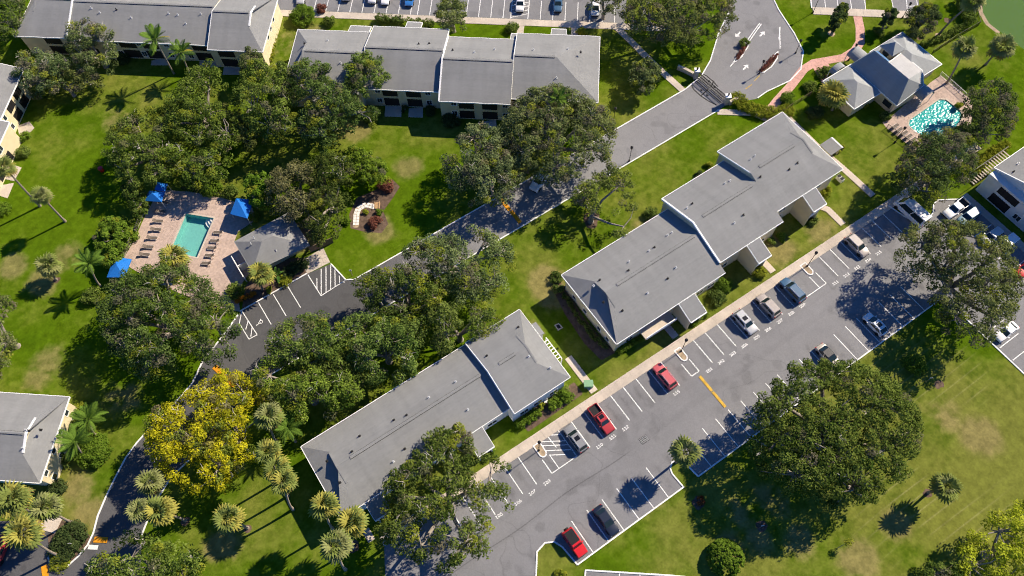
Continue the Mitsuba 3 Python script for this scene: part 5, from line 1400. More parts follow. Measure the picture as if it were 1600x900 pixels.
S = [
 # label, (x, y), r, h, palette, options
 ('large bright leafy shrub mass between the two top buildings', (-44.06,132.24), 3.2, 3.0, BRIGHT, {}),
 ('reddish shrub beside the large bright shrub mass at the top', (-40.21,134.57), 1.3, 1.6, RED, {}),
 ('green shrub left of the first back porch of the top building', (-38.08,130.93), 1.5, 1.8, GREEN, {}),
 ('shrub by the walk behind the top building, middle of its back lawn', (2.40,126.34), 1.6, 1.6, GREEN, {}),
 ('pale green shrub right of the last back porch of the top building', (17.52,124.35), 1.2, 1.2, LIME, {}),
 ('dark clipped shrub right of the patios of the top building', (-11.09,101.71), 2.2, 1.6, DARK, {}),
 ('dark shrub against the top building wall left of the window', (-15.48,104.28), 1.3, 1.6, DARK, {}),
 ('small dark shrub between the two patios of the top building', (-20.70,105.23), 0.8, 1.3, DARK, {}),
 ('leafy shrub left of the patio of the top building', (-27.46,103.91), 2.4, 2.4, GREEN, {}),
 ('dark reddish shrub along the top left building wall', (-82.73,122.51), 2.2, 1.6, DARK, {}),
 ('bright green shrub by the second corner of the stepped building', (39.96,87.87), 0.9, 1.0, LIME, {}),
 ('dark shrub behind the stepped building below the bright one', (37.99,85.67), 1.1, 1.2, DARK, {}),
 ('dark shrub behind the stepped building at its first roof step', (27.36,77.02), 1.5, 1.4, DEEP, {}),
 ('shrub at the west corner of the stepped building, upper one', (8.10,64.24), 1.3, 1.4, DEEP, {}),
 ('shrub at the west corner of the stepped building, lower one', (8.43,62.11), 1.1, 1.2, DEEP, {}),
 ('big round bright shrub in front of the stepped building beside its stair tower', (38.39,61.36), 1.9, 1.8, BRIGHT, {}),
 ('dark shrub below the big round bright shrub', (36.94,58.82), 1.8, 1.5, DEEP, {}),
 ('yellow green shrub by the middle stair tower', (45.39,63.80), 1.5, 1.2, LIME, {}),
 ('round green shrub between the middle and right stair tower', (50.88,70.76), 1.1, 1.2, BRIGHT, {}),
 ('small round shrub left of the round green shrub', (48.93,70.02), 0.8, 0.9, GREEN, {}),
 ('bright shrub right of the right hand stair tower', (61.40,80.73), 1.3, 1.2, LIME, {}),
 ('small dark shrubs in front of the right hand stair tower', (57.74,74.09), 1.1, 0.9, DEEP, {}),
 ('large bright round shrub at the right front corner of the long building', (8.10,41.65), 1.6, 1.7, BRIGHT, {}),
 ('bright round shrub next to the white chair of the long building', (6.58,40.23), 1.4, 1.5, BRIGHT, {}),
 ('yellowish small shrub in the bed of the long building', (4.05,39.89), 0.8, 1.0, LIME, {}),
 ('reddish brown shrub at the right end of the garden bed', (-23.78,86.22), 1.7, 1.5, RED, {}),
 ('reddish brown shrub at the lower end of the garden bed', (-25.58,77.75), 1.5, 1.3, RED, {}),
 ('small bright plant inside the curve of the stepping stone path', (-27.80,80.33), 0.7, 0.7, LIME, {}),
 ('bright plant at the bridge end of the stepping stone path', (-25.31,80.35), 0.8, 0.8, BRIGHT, {}),
 ('bright shrub at the foot of the stepping stone path', (-31.42,78.62), 1.0, 1.1, BRIGHT, {}),
 ('yellow flowered shrub beside the pool house parking bay, right one', (-41.97,65.94), 1.3, 1.1, LIME, {}),
 ('yellow flowered shrub beside the pool house parking bay, left one', (-44.66,64.35), 0.8, 0.9, LIME, {}),
 ('green shrub at the pool deck corner behind the parking bay', (-50.91,64.11), 1.8, 2.0, GREEN, {}),
 ('bright dense shrub along the top fence of the turquoise pool', (-58.46,87.36), 2.4, 2.0, BRIGHT, {}),
 ('bright shrub on the top pool fence left of the dense one', (-62.39,88.16), 1.5, 1.6, BRIGHT, {}),
 ('dark leafy shrub at the top right pool corner', (-54.46,85.80), 1.6, 2.2, GREEN, {}),
 ('golden shrub right of the right hand blue parasol', (-49.41,80.23), 1.2, 1.2, LIME, {}),
 ('bright shrub along the left pool fence', (-72.90,76.92), 1.8, 1.6, BRIGHT, {}),
 ('bright shrub between the left blue parasol and the fence', (-75.29,73.39), 1.8, 1.6, LIME, {}),
 ('bushy shrub below the bright feather palm', (-77.34,64.43), 1.9, 1.8, GREEN, {}),
 ('round clipped topiary bush on the south meadow', (31.26,14.32), 2.9, 3.0, BRIGHT, dict(clipped=True)),
 ('round bright bush under the right hand car park oak', (68.83,44.42), 1.9, 1.8, BRIGHT, {}),
 ('small rust red shrub on the south meadow near the palm tip', (28.67,23.12), 0.8, 0.9, ((0.20, .06, .02), (.33, .12, .04)), {}),
 ('small bright shrub at the bottom edge by the lawn tip', (5.75,12.89), 1.1, 0.8, LIME, {}),
 ('broad dark shrub filling the bottom left island', (-71.93,21.36), 3.1, 1.6, DARK, {}),
 ('dark shrub on the lower part of the bottom left island', (-72.78,19.64), 2.4, 1.3, DARK, {}),
 ('bright yellow green shrub at the tip of the bottom left island', (-73.00,17.91), 1.6, 0.8, LIME, {}),
 ('bright rounded shrub mass beside the lower left building', (-70.91,35.36), 3.3, 2.6, BRIGHT, {}),
 ('leafy green shrub mass against the lower left end wall', (-74.10,39.24), 2.6, 2.4, GREEN, {}),
 ('bright shrub at the upper corner of the lower left building', (-74.76,42.31), 1.8, 2.0, LIME, {}),
 ('dark shrub at the lower corner of the lower left building', (-75.78,29.30), 1.6, 1.6, DARK, {}),
 ('grey green shrub against the lower left end wall', (-75.57,34.05), 1.2, 1.6, DEEP, {}),
 ('round clipped bush by the end of the pink path', (58.79,103.35), 1.7, 1.9, BRIGHT, {}),
 ('dark shrub beside the clubhouse lawn shadow', (63.40,99.42), 1.8, 1.6, DARK, {}),
 ('shrub row plant left of the clubhouse wing', (63.97,106.48), 1.6, 1.3, GREEN, {}),
 ('shrub against the clubhouse entrance path', (67.68,109.93), 1.8, 1.4, GREEN, {}),
 ('small bright shrub in the clubhouse corner lawn', (74.43,101.00), 0.7, 0.8, LIME, {}),
 ('hedge plant at the left corner of the glittering pool deck', (77.62,98.01), 1.3, 1.3, DEEP, {}),
 ('shrub behind the clubhouse near the pond fence', (81.93,120.90), 1.3, 1.3, GREEN, {}),
 ('yellow shrub right of the mail kiosk', (66.72,90.38), 0.9, 1.0, LIME, {}),
 ('golden shrub left of the mail kiosk', (62.88,89.80), 1.0, 1.0, LIME, {}),
 ('bright plant in the median island at the gate', (52.37,119.22), 1.2, 1.6, GREEN, {}),
 ('bright plants by the cream front, lower end', (-99.42,84.31), 2.0, 1.4, BRIGHT, {}),
 ('plants along the cream front near the paved patio', (-98.42,98.12), 1.6, 1.5, GREEN, {}),
 ('bright plants along the cream front, upper end', (-98.38,113.51), 1.6, 1.8, BRIGHT, {}),
 ('round bed plants by the cream front', (-99.16,102.21), 1.2, 1.0, BRIGHT, {}),
 ('bright bush right of the car park wall stairs', (93.09,99.83), 1.0, 1.2, LIME, {}),
 ('dark bush beside the left mossy tree trunk', (-59.77,57.19), 1.2, 1.0, DARK, {}),
]
for i, (lb, (x, y), r, h, pal, kw) in enumerate(S):
    shrub('shrub', lb, 'shrub', x, y, r, h, pal, i, **kw)
HG = [
 ('low yellow green hedge along the end of the top left building', [(-49.93,130.64),(-49.94,126.45),(-50.17,120.34)], 0.9, 0.8, LIME),
 ('dark leafy hedge behind the top building, between two porches', [(-27.19,130.70),(-22.02,129.83)], 1.8, 1.5, DEEP),
 ('leafy hedge behind the top building beside the middle walk', [(-20.30,129.34),(-15.30,128.29)], 1.6, 1.6, GREEN),
 ('low shrub row in the shaded bed along the end of the stepped building', [(9.30,61.03),(11.82,55.78),(14.37,51.93),(15.90,50.03)], 0.9, 0.8, DEEP),
 ('low hedge at the front corner of the stepped building', [(18.68,49.54),(21.09,51.02),(22.74,51.55)], 1.4, 1.0, BRIGHT),
 ('clipped low hedge strip in front of the first stair tower', [(32.19,54.09),(34.61,55.74)], 0.9, 0.7, BRIGHT),
 ('clipped bright hedge along the front of the long building', [(0.32,36.80),(3.22,38.57)], 1.7, 1.1, BRIGHT),
 ('low hedge beside the stair tower of the long building', [(-5.74,31.31),(-4.12,32.52)], 0.9, 0.8, BRIGHT),
 ('flat clipped hedge beside the flagstone patio', [(-41.43,67.80),(-38.94,69.44)], 2.4, 1.0, DARK),
 ('orange flowering border behind the disabled stall', [(-50.36,62.51),(-47.43,63.69)], 1.0, 0.6, ORANGE),
 ('curved bright hedge inside the entrance gate', [(48.13,103.92),(49.49,101.82),(52.76,100.15),(55.99,99.81),(57.81,100.38)], 3.0, 1.3, LIME),
 ('bright hedge strip beside the right hand building stairs', [(91.27,84.02),(95.46,87.34),(98.60,89.20)], 2.4, 1.6, LIME),
 ('hedge along the front of the right hand building', [(94.37,78.78),(95.96,75.35),(97.42,72.42)], 1.3, 0.9, DEEP),
 ('tall dark hedge row at the pond fence', [(101.69,128.74),(101.67,125.84),(101.90,122.40)], 2.6, 2.2, GREEN),
 ('low green hedge along the pond side fence', [(90.26,116.74),(94.85,118.32),(99.86,121.20)], 1.6, 1.0, GREEN),
 ('dry brown plants in the median island by the gate exit', [(54.57,111.52),(56.58,113.55),(58.61,115.59)], 0.8, 0.6, RED),
 ('dry brown plants in the median island by the gate entry', [(49.99,114.99),(51.38,116.72),(52.68,118.65)], 0.8, 0.6, RED),
 ('bushy hedge below the glittering pool fence', [(83.88,89.03),(88.69,92.41),(92.33,93.82)], 2.0, 1.6, GREEN),
]
for i, (lb, pts, w, h, pal) in enumerate(HG):
    hedge('hedge', lb, pts, w, h, pal, i)

# banana clump by the pool house
bk = thing('banana_plant', 'tall banana like plant with broad upright leaves by the pool house', 'banana plant')
bx, by = (-43.18,66.13)
rng = np.random.default_rng(9)
tk = MB()
for k in range(3):
    tk.tube([[bx + .4 * k - .4, by + .2 * (k % 2), 0], [bx + .6 * k - .6, by + .3 * (k % 2), 2.6]], [.13, .09], 7)
put('stem', tk, 'm_banana', bk)
for k in range(22):
    a, e_ = rng.random() * 6.28, math.radians(20 + 55 * rng.random())
    o = np.array([bx + .6 * (k % 3) - .6, by, 2.4])
    d = np.array([math.cos(a) * math.cos(e_), math.sin(a) * math.cos(e_), math.sin(e_)])
    s = np.cross(d, [0, 0, 1]); s /= np.linalg.norm(s)
    L = 1.6 + .6 * rng.random()
    m = MB()
    p0, p1, p2, p3 = o, o + d * L * .35, o + d * L * .75 - [0, 0, .1], o + d * L - [0, 0, .45]
    m.add([p0, p1 - s * .26, p1 + s * .26, p2 - s * .24, p2 + s * .24, p3, p1 - [0, 0, .06], p2 - [0, 0, .06]], [[0, 1, 6], [0, 6, 2], [1, 3, 7], [1, 7, 6], [6, 7, 4], [6, 4, 2], [3, 5, 7], [7, 5, 4]])
    put('leaf', m, 'm_banana', bk)
# saplings held by a stake
for lb, (x, y), (tx, ty), pal in (('tiny sapling on the south meadow right of the topiary bush', (49.08,15.12), (50.10,15.65), LIME),):
    k_ = thing('sapling', lb, 'sapling')
    put('trunk', MB().tube([[x, y, 0], [tx, ty, 2.0]], [.05, .03], 6), 'm_bark', k_)
    m, c = leaves(np.array([[tx, ty, 2.2], [tx + .4, ty + .2, 2.0], [tx - .3, ty, 1.9], [tx, ty - .4, 2.1]]), np.full(4, .5), 40, .22, pal, np.random.default_rng(3))
    put('crown', m, 'm_leaf', k_, color=c)

# ---------------------------------------------------------------- vehicles
def paint_mat(name, c, metal=0.0):
    scene[name] = {'type': 'twosided', 'bsdf': {'type': 'principled', 'base_color': rgb(*c), 'roughness': 0.32, 'metallic': metal, 'specular': 0.5, 'clearcoat': 0.6, 'clearcoat_gloss': 0.9}}
    return name


for nm, c in (('p_white', (0.72, 0.72, 0.71)), ('p_silver', (0.42, 0.43, 0.44)), ('p_grey', (0.22, 0.225, 0.23)), ('p_tan', (0.36, 0.32, 0.29)), ('p_red', (0.55, 0.012, 0.016)), ('p_maroon', (0.36, 0.03, 0.035)), ('p_pink', (0.50, 0.10, 0.11)), ('p_navy', (0.012, 0.018, 0.035)), ('p_blue', (0.05, 0.115, 0.20)), ('p_teal', (0.16, 0.27, 0.32)), ('p_black', (0.02, 0.02, 0.022)), ('p_bright_blue', (0.03, 0.15, 0.42)), ('p_beige', (0.45, 0.40, 0.33))):
    paint_mat(nm, c)
scene['m_headlight'] = {'type': 'twosided', 'bsdf': {'type': 'principled', 'base_color': rgb(0.75, 0.76, 0.78), 'roughness': 0.1, 'specular': 0.6}}
scene['m_taillight'] = {'type': 'twosided', 'bsdf': {'type': 'principled', 'base_color': rgb(0.35, 0.012, 0.012), 'roughness': 0.15, 'specular': 0.6}}
# x forward; (x, half width, height) of the shoulder line along the body, and the cabin's four corners along x
KINDS = {
 'sedan': dict(L=4.75, W=1.82, hood=.90, belt=.98, boot=1.02, roof=1.45, cab=(1.05, 0.25, -1.15, -1.85), nose=.70, tailz=.82),
 'suv': dict(L=4.7, W=1.86, hood=1.02, belt=1.10, boot=1.10, roof=1.70, cab=(1.15, 0.50, -1.85, -2.18), nose=.80, tailz=1.0),
 'hatch': dict(L=4.4, W=1.84, hood=.92, belt=1.0, boot=1.05, roof=1.58, cab=(1.20, 0.30, -1.30, -2.05), nose=.72, tailz=.95),
 'pickup': dict(L=5.5, W=1.92, hood=1.08, belt=1.15, boot=0.72, roof=1.80, cab=(1.30, 0.75, -0.55, -0.85), nose=.86, tailz=.70, bed=(-1.0, -2.65)),
 'jeep': dict(L=4.3, W=1.86, hood=1.08, belt=1.12, boot=1.12, roof=1.82, cab=(0.78, 0.52, -1.90, -2.02), nose=.95, tailz=1.1),
 'van': dict(L=6.4, W=2.12, hood=1.25, belt=1.35, boot=1.35, roof=2.75, cab=(2.75, 1.75, -3.10, -3.16), nose=1.0, tailz=1.3),
}
CACHE = {}


def loft(sections):
    m = MB()
    n = len(sections[0])
    v = np.array(sections, float).reshape(-1, 3)
    f = []
    for i in range(len(sections) - 1):
        for j in range(n):
            k = (j + 1) % n
            f += [[i * n + j, (i + 1) * n + j, (i + 1) * n + k], [i * n + j, (i + 1) * n + k, i * n + k]]
    e = (len(sections) - 1) * n
    f += [[0, j, j + 1] for j in range(1, n - 1)] + [[e, e + j + 1, e + j] for j in range(1, n - 1)]
    m.add(v, f)
    return m


def car_shapes(kind):
    if kind in CACHE:
        return CACHE[kind]
    k = KINDS[kind]
    L, w = k['L'] / 2, k['W'] / 2
    c0, c1, c2, c3 = k['cab']
    def sec(x, hw, z, lo=0.28):
        return [(x, -hw * .86, lo), (x, -hw * .98, lo + .14), (x, -hw, z * .62), (x, -hw * .97, z - .10), (x, -hw * .88, z), (x, 0, z + .035), (x, hw * .88, z), (x, hw * .97, z - .10), (x, hw, z * .62), (x, hw * .98, lo + .14), (x, hw * .86, lo)]
    rear = k['boot']
    sq = kind in ('jeep', 'van', 'pickup')
    st = [(-L, .86 if not sq else .95, k['tailz'] * .78, .42), (-L + .10, .93 if not sq else .99, k['tailz'], .32), (-L + .45, .985, rear, .28), (min(c3, -L + 1.0), 1.0, rear if kind != 'pickup' else rear, .26)]
    if kind == 'pickup':
        st += [(-0.98, 1.0, rear, .26), (-0.94, 1.0, k['belt'], .26)]
    st += [(0, 1.0, k['belt'], .26), (c0, .995, (k['belt'] + k['hood']) / 2 + .02, .26), (L - .75, .975, k['hood'], .27), (L - .25, .92 if not sq else .97, k['hood'] - .07, .3), (L - .06, .82 if not sq else .93, k['nose'], .34), (L, .72 if not sq else .9, k['nose'] * .8, .42)]
    body = loft([sec(x, w * a, z, lo) for x, a, z, lo in st])
    zr, zb = k['roof'], k['belt'] - .03
    tw = w * (.80 if kind not in ('van', 'jeep') else .90)
    bw = w * (.93 if kind not in ('van', 'jeep') else .965)
    r4 = [(c0, bw * .9, zb), (c1, tw * .96, zr - .05), (c1 - .25, tw * .93, zr), (c2 + .15, tw * .93, zr - .01), (c2, tw * .96, zr - .06), (c3, bw * .9, zb)]
    cb = MB()
    def ring(i):
        x, hw, z = r4[i]
        return [(x, -hw, z), (x, hw, z)]
    # frustum: base loop, shoulder loop, roof loop
    base = [(c0, -bw * .9, zb), (c0 - .35, -bw, zb), (c3 + .3, -bw, zb), (c3, -bw * .9, zb), (c3, bw * .9, zb), (c3 + .3, bw, zb), (c0 - .35, bw, zb), (c0, bw * .9, zb)]
    zs = zr - .07
    shoulder = [(c1, -tw * .9, zs), (c1 - .25, -tw, zs), (c2 + .2, -tw, zs), (c2, -tw * .9, zs), (c2, tw * .9, zs), (c2 + .2, tw, zs), (c1 - .25, tw, zs), (c1, tw * .9, zs)]
    top = [(x * .97 + (c1 + c2) / 2 * .03 - (.06 if x > 0 else -.06), y * .9, zr) for x, y, z in shoulder]
    cab = loft([base, shoulder, top])
    f = cab.f[0]
    cab.f[0] = f[:, ::-1]
    def pane(q, off):
        q = np.array(q, float)
        n = np.cross(q[1] - q[0], q[-1] - q[0])
        n /= np.linalg.norm(n)
        if np.dot(n, off) < 0:
            n = -n
        c = q.mean(0)
        q = c + (q - c) * [.93, .93, .88] + n * 0.012
        return MB().add(np.vstack([q, q - n * .02]), [[0, 1, 2], [0, 2, 3], [0, 3, 7], [0, 7, 4], [1, 5, 6], [1, 6, 2], [0, 4, 5], [0, 5, 1], [3, 2, 6], [3, 6, 7]])
    B, S = base, shoulder
    P = {}
    P['body'] = mikit.ply(body.get(), 'p_white', smooth=32)
    P['cabin'] = mikit.ply(cab.get(), 'p_white', smooth=25)
    P['windshield'] = mikit.ply(pane([B[0], B[7], S[7], S[0]], (1, 0, .5)).get(), 'm_car_glass')
    P['rear_window'] = mikit.ply(pane([B[3], B[4], S[4], S[3]], (-1, 0, .5)).get(), 'm_car_glass')
    for nm, i, j, s in (('a', 1, 2, -1), ('b', 5, 6, 1)):
        q = [B[i], B[j], S[j], S[i]]
        mid = [(np.array(B[i]) + B[j]) / 2, (np.array(S[i]) + S[j]) / 2]
        P['side_window' + nm + '1'] = mikit.ply(pane([B[i], mid[0], mid[1], S[i]], (0, s, .3)).get(), 'm_car_glass')
        P['side_window' + nm + '2'] = mikit.ply(pane([mid[0], B[j], S[j], mid[1]], (0, s, .3)).get(), 'm_car_glass')
    ty = trimesh.creation.annulus(0.22, 0.34, 0.23, sections=20)
    ty.apply_transform(trimesh.transformations.rotation_matrix(math.pi / 2, [1, 0, 0]))
    P['tyre'] = mikit.ply(ty, 'm_rubber', smooth=40)
    rm = trimesh.creation.cylinder(0.215, 0.2, sections=16)
    rm.apply_transform(trimesh.transformations.rotation_matrix(math.pi / 2, [1, 0, 0]))
    P['rim'] = mikit.ply(rm, 'm_metal', smooth=40)
    arch = trimesh.creation.cylinder(0.40, 0.06, sections=18)
    arch.apply_transform(trimesh.transformations.rotation_matrix(math.pi / 2, [1, 0, 0]))
    P['wheel_arch'] = mikit.ply(arch, 'm_black')
    P['headlight'] = mikit.ply(MB().box((-.12, -.17, -.07), (.06, .17, .06)).get(), 'm_headlight')
    P['tail_light'] = mikit.ply(MB().box((-.06, -.12, -.14), (.08, .12, .14)).get(), 'm_taillight')
    P['mirror'] = mikit.ply(MB().box((-.08, -.11, -.07), (.08, .11, .07)).get(), 'p_black')
    P['bumper'] = mikit.ply(MB().box((-.07, -w * .78, -.1), (.05, w * .78, .1)).get(), 'm_black')
    P['sunroof'] = mikit.ply(MB().box((-.42, -.40, 0), (.30, .40, .022)).get(), 'm_dark_roof')
    P['roof_rail'] = mikit.ply(MB().box(((c2 + .15), -.02, 0), (c1 - .35, .02, .07)).get(), 'm_metal')
    P['soft_top'] = mikit.ply(MB().box((c2 + .1, -tw * .86, 0), (c1 - .3, tw * .86, .03)).get(), 'm_black')
    if 'bed' in k:
        a, b = k['bed']
        bm = MB()
        bm.box((b, -w * .98, .55), (a, -w * .88, 1.12)); bm.box((b, w * .88, .55), (a, w * .98, 1.12)); bm.box((b, -w * .98, .55), (b + .1, w * .98, 1.10))
        P['bed_side'] = mikit.ply(bm.get(), 'p_white')
        P['bed_floor'] = mikit.ply(MB().box((b + .1, -w * .88, .73), (a, w * .88, .79)).get(), 'm_black')
    CACHE[kind] = P
    return P


def car(name, label, cat, kind, F, x, y, heading, color, sunroof=False, rails=False, soft=False, group=None, roofcol=None, scale=1.0):
    """heading in degrees in the grid F: the way the bonnet points."""
    k, P = KINDS[kind], car_shapes(kind)
    key = thing(name, label, cat, group)
    (wx, wy, _), = W(F, [(x, y, 0)])
    M = T().translate([float(wx), float(wy), 0.008]).rotate([0, 0, 1], float(heading + math.degrees(ANG[F]))).scale(float(scale * 1.06))
    L, w = k['L'] / 2, k['W'] / 2
    def part(nm, src, at=(0, 0, 0), bsdf=None):
        return reuse(nm, P[src], key, M @ T().translate([float(a) for a in at]), bsdf)
    part('body', 'body', bsdf=color)
    part('cabin', 'cabin', bsdf=roofcol or color)
    part('windshield', 'windshield'); part('rear_window', 'rear_window')
    for s in ('a1', 'a2', 'b1', 'b2'):
        part('side_window', 'side_window' + s)
    c = k['cab']
    for sx in (L - .88, -L + (.85 if kind != 'pickup' else 1.1)):
        for sy in (-1, 1):
            wk = key_for(f'{key}__wheel')
            scene[f'{wk}'] = {**P['tyre'], 'to_world': M @ T().translate([float(sx), float(sy * (w - .10)), .34])}
            scene[f'{wk}__rim'] = {**P['rim'], 'to_world': M @ T().translate([float(sx), float(sy * (w - .10)), .34])}
            part('wheel_arch', 'wheel_arch', (sx, sy * (w - .025), .40))
    for sy in (-1, 1):
        part('headlight', 'headlight', (L - .13, sy * w * .66, k['nose'] * .93))
        part('tail_light', 'tail_light', (-L + .05, sy * w * .76, k['tailz'] * .84))
        part('mirror', 'mirror', (c[0] - .25, sy * (w + .08), k['belt'] + .02), color)
    part('bumper', 'bumper', (L - .02, 0, .45)); part('bumper', 'bumper', (-L + .02, 0, .48))
    if sunroof:
        part('sunroof', 'sunroof', (c[1] - .75, 0, k['roof'] - .002))
    if rails:
        for sy in (-1, 1):
            part('roof_rail', 'roof_rail', (0, sy * w * .66, k['roof'] - .03))
    if soft:
        part('soft_top', 'soft_top', (0, 0, k['roof'] - .005))
    if 'bed' in k:
        part('bed_side', 'bed_side', bsdf=color); part('bed_floor', 'bed_floor')
    return key, M


j, M = car('off_roader', 'bright red off roader with black soft top in the lowest stall by the lawn tip', 'car', 'jeep', 'M', 16.1, 10.55, -90, 'p_red', soft=True)
sp_ = trimesh.creation.annulus(0.12, 0.37, 0.2, sections=20)
sp_.apply_transform(trimesh.transformations.rotation_matrix(math.pi / 2, [0, 1, 0]))
scene[f'{j}__spare_wheel'] = {**mikit.ply(sp_, 'm_rubber', smooth=40), 'to_world': M @ T().translate([-2.28, 0.0, 1.0])}
car('sedan', 'dark navy sedan two stalls from the red off roader', 'car', 'sedan', 'M', 22.2, 10.5, -90, 'p_navy')
car('estate_car', 'dark grey car with sunroof beside the hatched bay', 'car', 'suv', 'M', 26.0, 23.9, 90, 'p_grey', sunroof=True, rails=True)
car('pickup_truck', 'red pickup truck with black sunroof near stall number 110', 'pickup truck', 'pickup', 'M', 31.5, 24.2, -90, 'p_maroon', sunroof=True, scale=.95)
car('estate_car', 'pinkish red car in stall 115 left of the middle island', 'car', 'suv', 'M', 45.1, 24.1, 90, 'p_pink', rails=True)
car('estate_car', 'silver car with sunroof in stall 205, bonnet towards the lane', 'car', 'suv', 'M', 63.2, 24.0, -90, 'p_silver', sunroof=True)
car('estate_car', 'grey car in stall 207 with bonnet towards the walk', 'car', 'suv', 'M', 68.8, 24.1, 90, 'p_tan')
car('estate_car', 'dark blue car with white roof rails in stall 209', 'car', 'suv', 'M', 74.5, 23.9, 90, 'p_blue', rails=True, scale=1.06)
car('estate_car', 'tan grey car in stall 214 at the right end of the row', 'car', 'suv', 'M', 90.7, 24.0, -90, 'p_tan')
car('camper_van', 'large white van dappled with shade beside the kerbed island', 'van', 'van', 'M', 104.2, 23.4, 90, 'p_white')
car('pickup_truck', 'white pickup truck with dark bed at the right hand building', 'pickup truck', 'pickup', 'M', 112.0, 19.2, 180, 'p_white')
car('estate_car', 'pale teal car next to the white pickup truck', 'car', 'suv', 'M', 112.4, 16.6, 180, 'p_teal')
car('estate_car', 'silver car half hidden by the car park oak', 'car', 'suv', 'M', 112.6, 11.3, 180, 'p_silver')
car('off_roader', 'white off roader with tan seats right of the car park oak', 'car', 'jeep', 'M', 113.6, 8.7, 180, 'p_white')
car('sedan', 'bright red car cut off by the right edge', 'car', 'sedan', 'M', 112.6, 3.2, 180, 'p_red')
car('sedan', 'white sedan alone in the car park at the right edge', 'car', 'sedan', 'M', 99.6, -3.1, 180, 'p_white')
car('hatchback', 'white car with dark glass roof in the kerbside row under the oak', 'car', 'hatch', 'M', 81.8, 10.7, 90, 'p_white', sunroof=True)
car('sedan', 'beige car with black roof near the huge oak', 'car', 'sedan', 'M', 70.8, 10.9, -90, 'p_beige', roofcol='p_black')
for lb, (x, y), col, kd in (('silver car farthest left in the top row', (-59.86,133.05), 'p_silver', 'sedan'), ('silver car in the top row, second from the left', (-49.77,134.59), 'p_silver', 'suv'), ('white car in the top row, left one of the touching white pair', (-43.63,134.10), 'p_white', 'suv'), ('white car in the top row, right one of the touching white pair', (-40.65,133.85), 'p_white', 'sedan'), ('bright blue car in the top row', (-35.18,133.54), 'p_bright_blue', 'hatch'), ('white car with sunroof in the sunny part of the top row', (-10.14,133.26), 'p_white', 'suv'), ('dark blue car in the shaded part of the top row', (-1.67,133.70), 'p_blue', 'sedan'), ('white car under the tree at the right end of the top row', (6.68,132.77), 'p_white', 'hatch')):
    car('sedan' if kd == 'sedan' else 'estate_car', lb, 'car', kd, 'N', x, y, -90, col, sunroof='sunroof' in lb)
x, y = (-82.69,19.84)
car('estate_car', 'dark red car at the left edge below the fan palms', 'car', 'suv', 'W', x, y, 80, 'p_maroon', rails=True)
x, y = (50.75,69.42)
car('work_truck', 'white work truck with ladder rack half under the street oak', 'truck', 'pickup', 'M', x, y + .2, 205, 'p_white')

# ---------------------------------------------------------------- pool furniture
SL = {}


def lounger(label, F, x, y, ang, group):
    key = thing('sun_lounger', label, 'sun lounger', group)
    if not SL:
        s = MB(); s.box((-.1, -.31, .34), (1.15, .31, .38)); SL['seat'] = mikit.ply(s.get(), 'm_sling')
        b_ = MB(); b_.slab([(-.1, -.31, .38), (-.1, .31, .38), (-.72, .31, .80), (-.72, -.31, .80)], .03); SL['backrest'] = mikit.ply(b_.get(), 'm_sling')
        f_ = MB()
        for sy in (-.33, .33):
            f_.box((-.72, sy - .02, .30), (1.18, sy + .02, .36))
        SL['frame'] = mikit.ply(f_.get(), 'm_white_wall')
        SL['leg'] = mikit.ply(MB().box((-.025, -.025, 0), (.025, .025, .32)).get(), 'm_white_wall')
    (wx, wy, _), = W(F, [(x, y, 0)])
    M = T().translate([float(wx), float(wy), 0.035]).rotate([0, 0, 1], float(ang + math.degrees(ANG[F])))
    for nm in ('seat', 'backrest', 'frame'):
        reuse(nm, SL[nm], key, M)
    for lx in (-.5, 1.05):
        for ly in (-.32, .32):
            reuse('leg', SL['leg'], key, M @ T().translate([lx, ly, 0]))


PL = [(-63.45,70.53),(-63.62,68.67),(-63.73,67.12),(-63.81,65.45),(-64.01,63.78)]
names = ('nearest the right blue parasol', 'second from the right blue parasol', 'middle of the five', 'fourth from the right blue parasol', 'lowest of the five')
for (x, y), nm in zip(PL, names):
    lounger(f'brown sun lounger right of the turquoise pool, {nm}', 'N', x - .3, y, 180, 'sun loungers beside the turquoise pool')
for (x, y), nm in zip([(-76.37,76.59),(-76.31,74.52),(-76.20,72.34),(-76.05,70.47),(-76.27,68.60),(-76.46,66.62),(-76.71,64.92)], ('uppermost', 'second', 'third', 'fourth', 'fifth', 'sixth', 'lowest')):
    lounger(f'sun lounger left of the turquoise pool, {nm} of the shaded row', 'N', x - .3, y, 0, 'sun loungers beside the turquoise pool')
for (x, y), nm in zip([(117.07,39.60),(116.99,38.48),(117.23,37.33),(117.37,36.26),(117.51,35.20),(117.85,34.00)], ('first', 'second', 'third', 'fourth', 'fifth', 'sixth')):
    lounger(f'dark sun lounger by the glittering pool, {nm} from the clubhouse', 'M', x, y, 58 - 90 + 32, 'sun loungers beside the glittering pool')


def parasol(label, F, pts, h=2.9):
    """Square canopy on four posts with a low pyramid of cloth."""
    key = thing('sun_canopy', label, 'canopy')
    q = [np.array([x, y, h]) for x, y in pts]
    c = sum(q) / 4 + [0, 0, 1.0]
    m = MB(F)
    for i in range(4):
        a, b_ = q[i], q[(i + 1) % 4]
        nrm = np.cross(b_ - a, c - a)
        m.slab([a, b_, c] if nrm[2] > 0 else [b_, a, c], .03)
        m.bar(a, b_, .03, .22)
    put('canopy', m, 'm_blue_canvas', key)
    for a in q:
        d = (c - a) * .06
        put('post', MB(F).tube([[a[0] + d[0], a[1] + d[1], 0], [a[0] + d[0], a[1] + d[1], h]], .05, 8), 'm_metal', key)


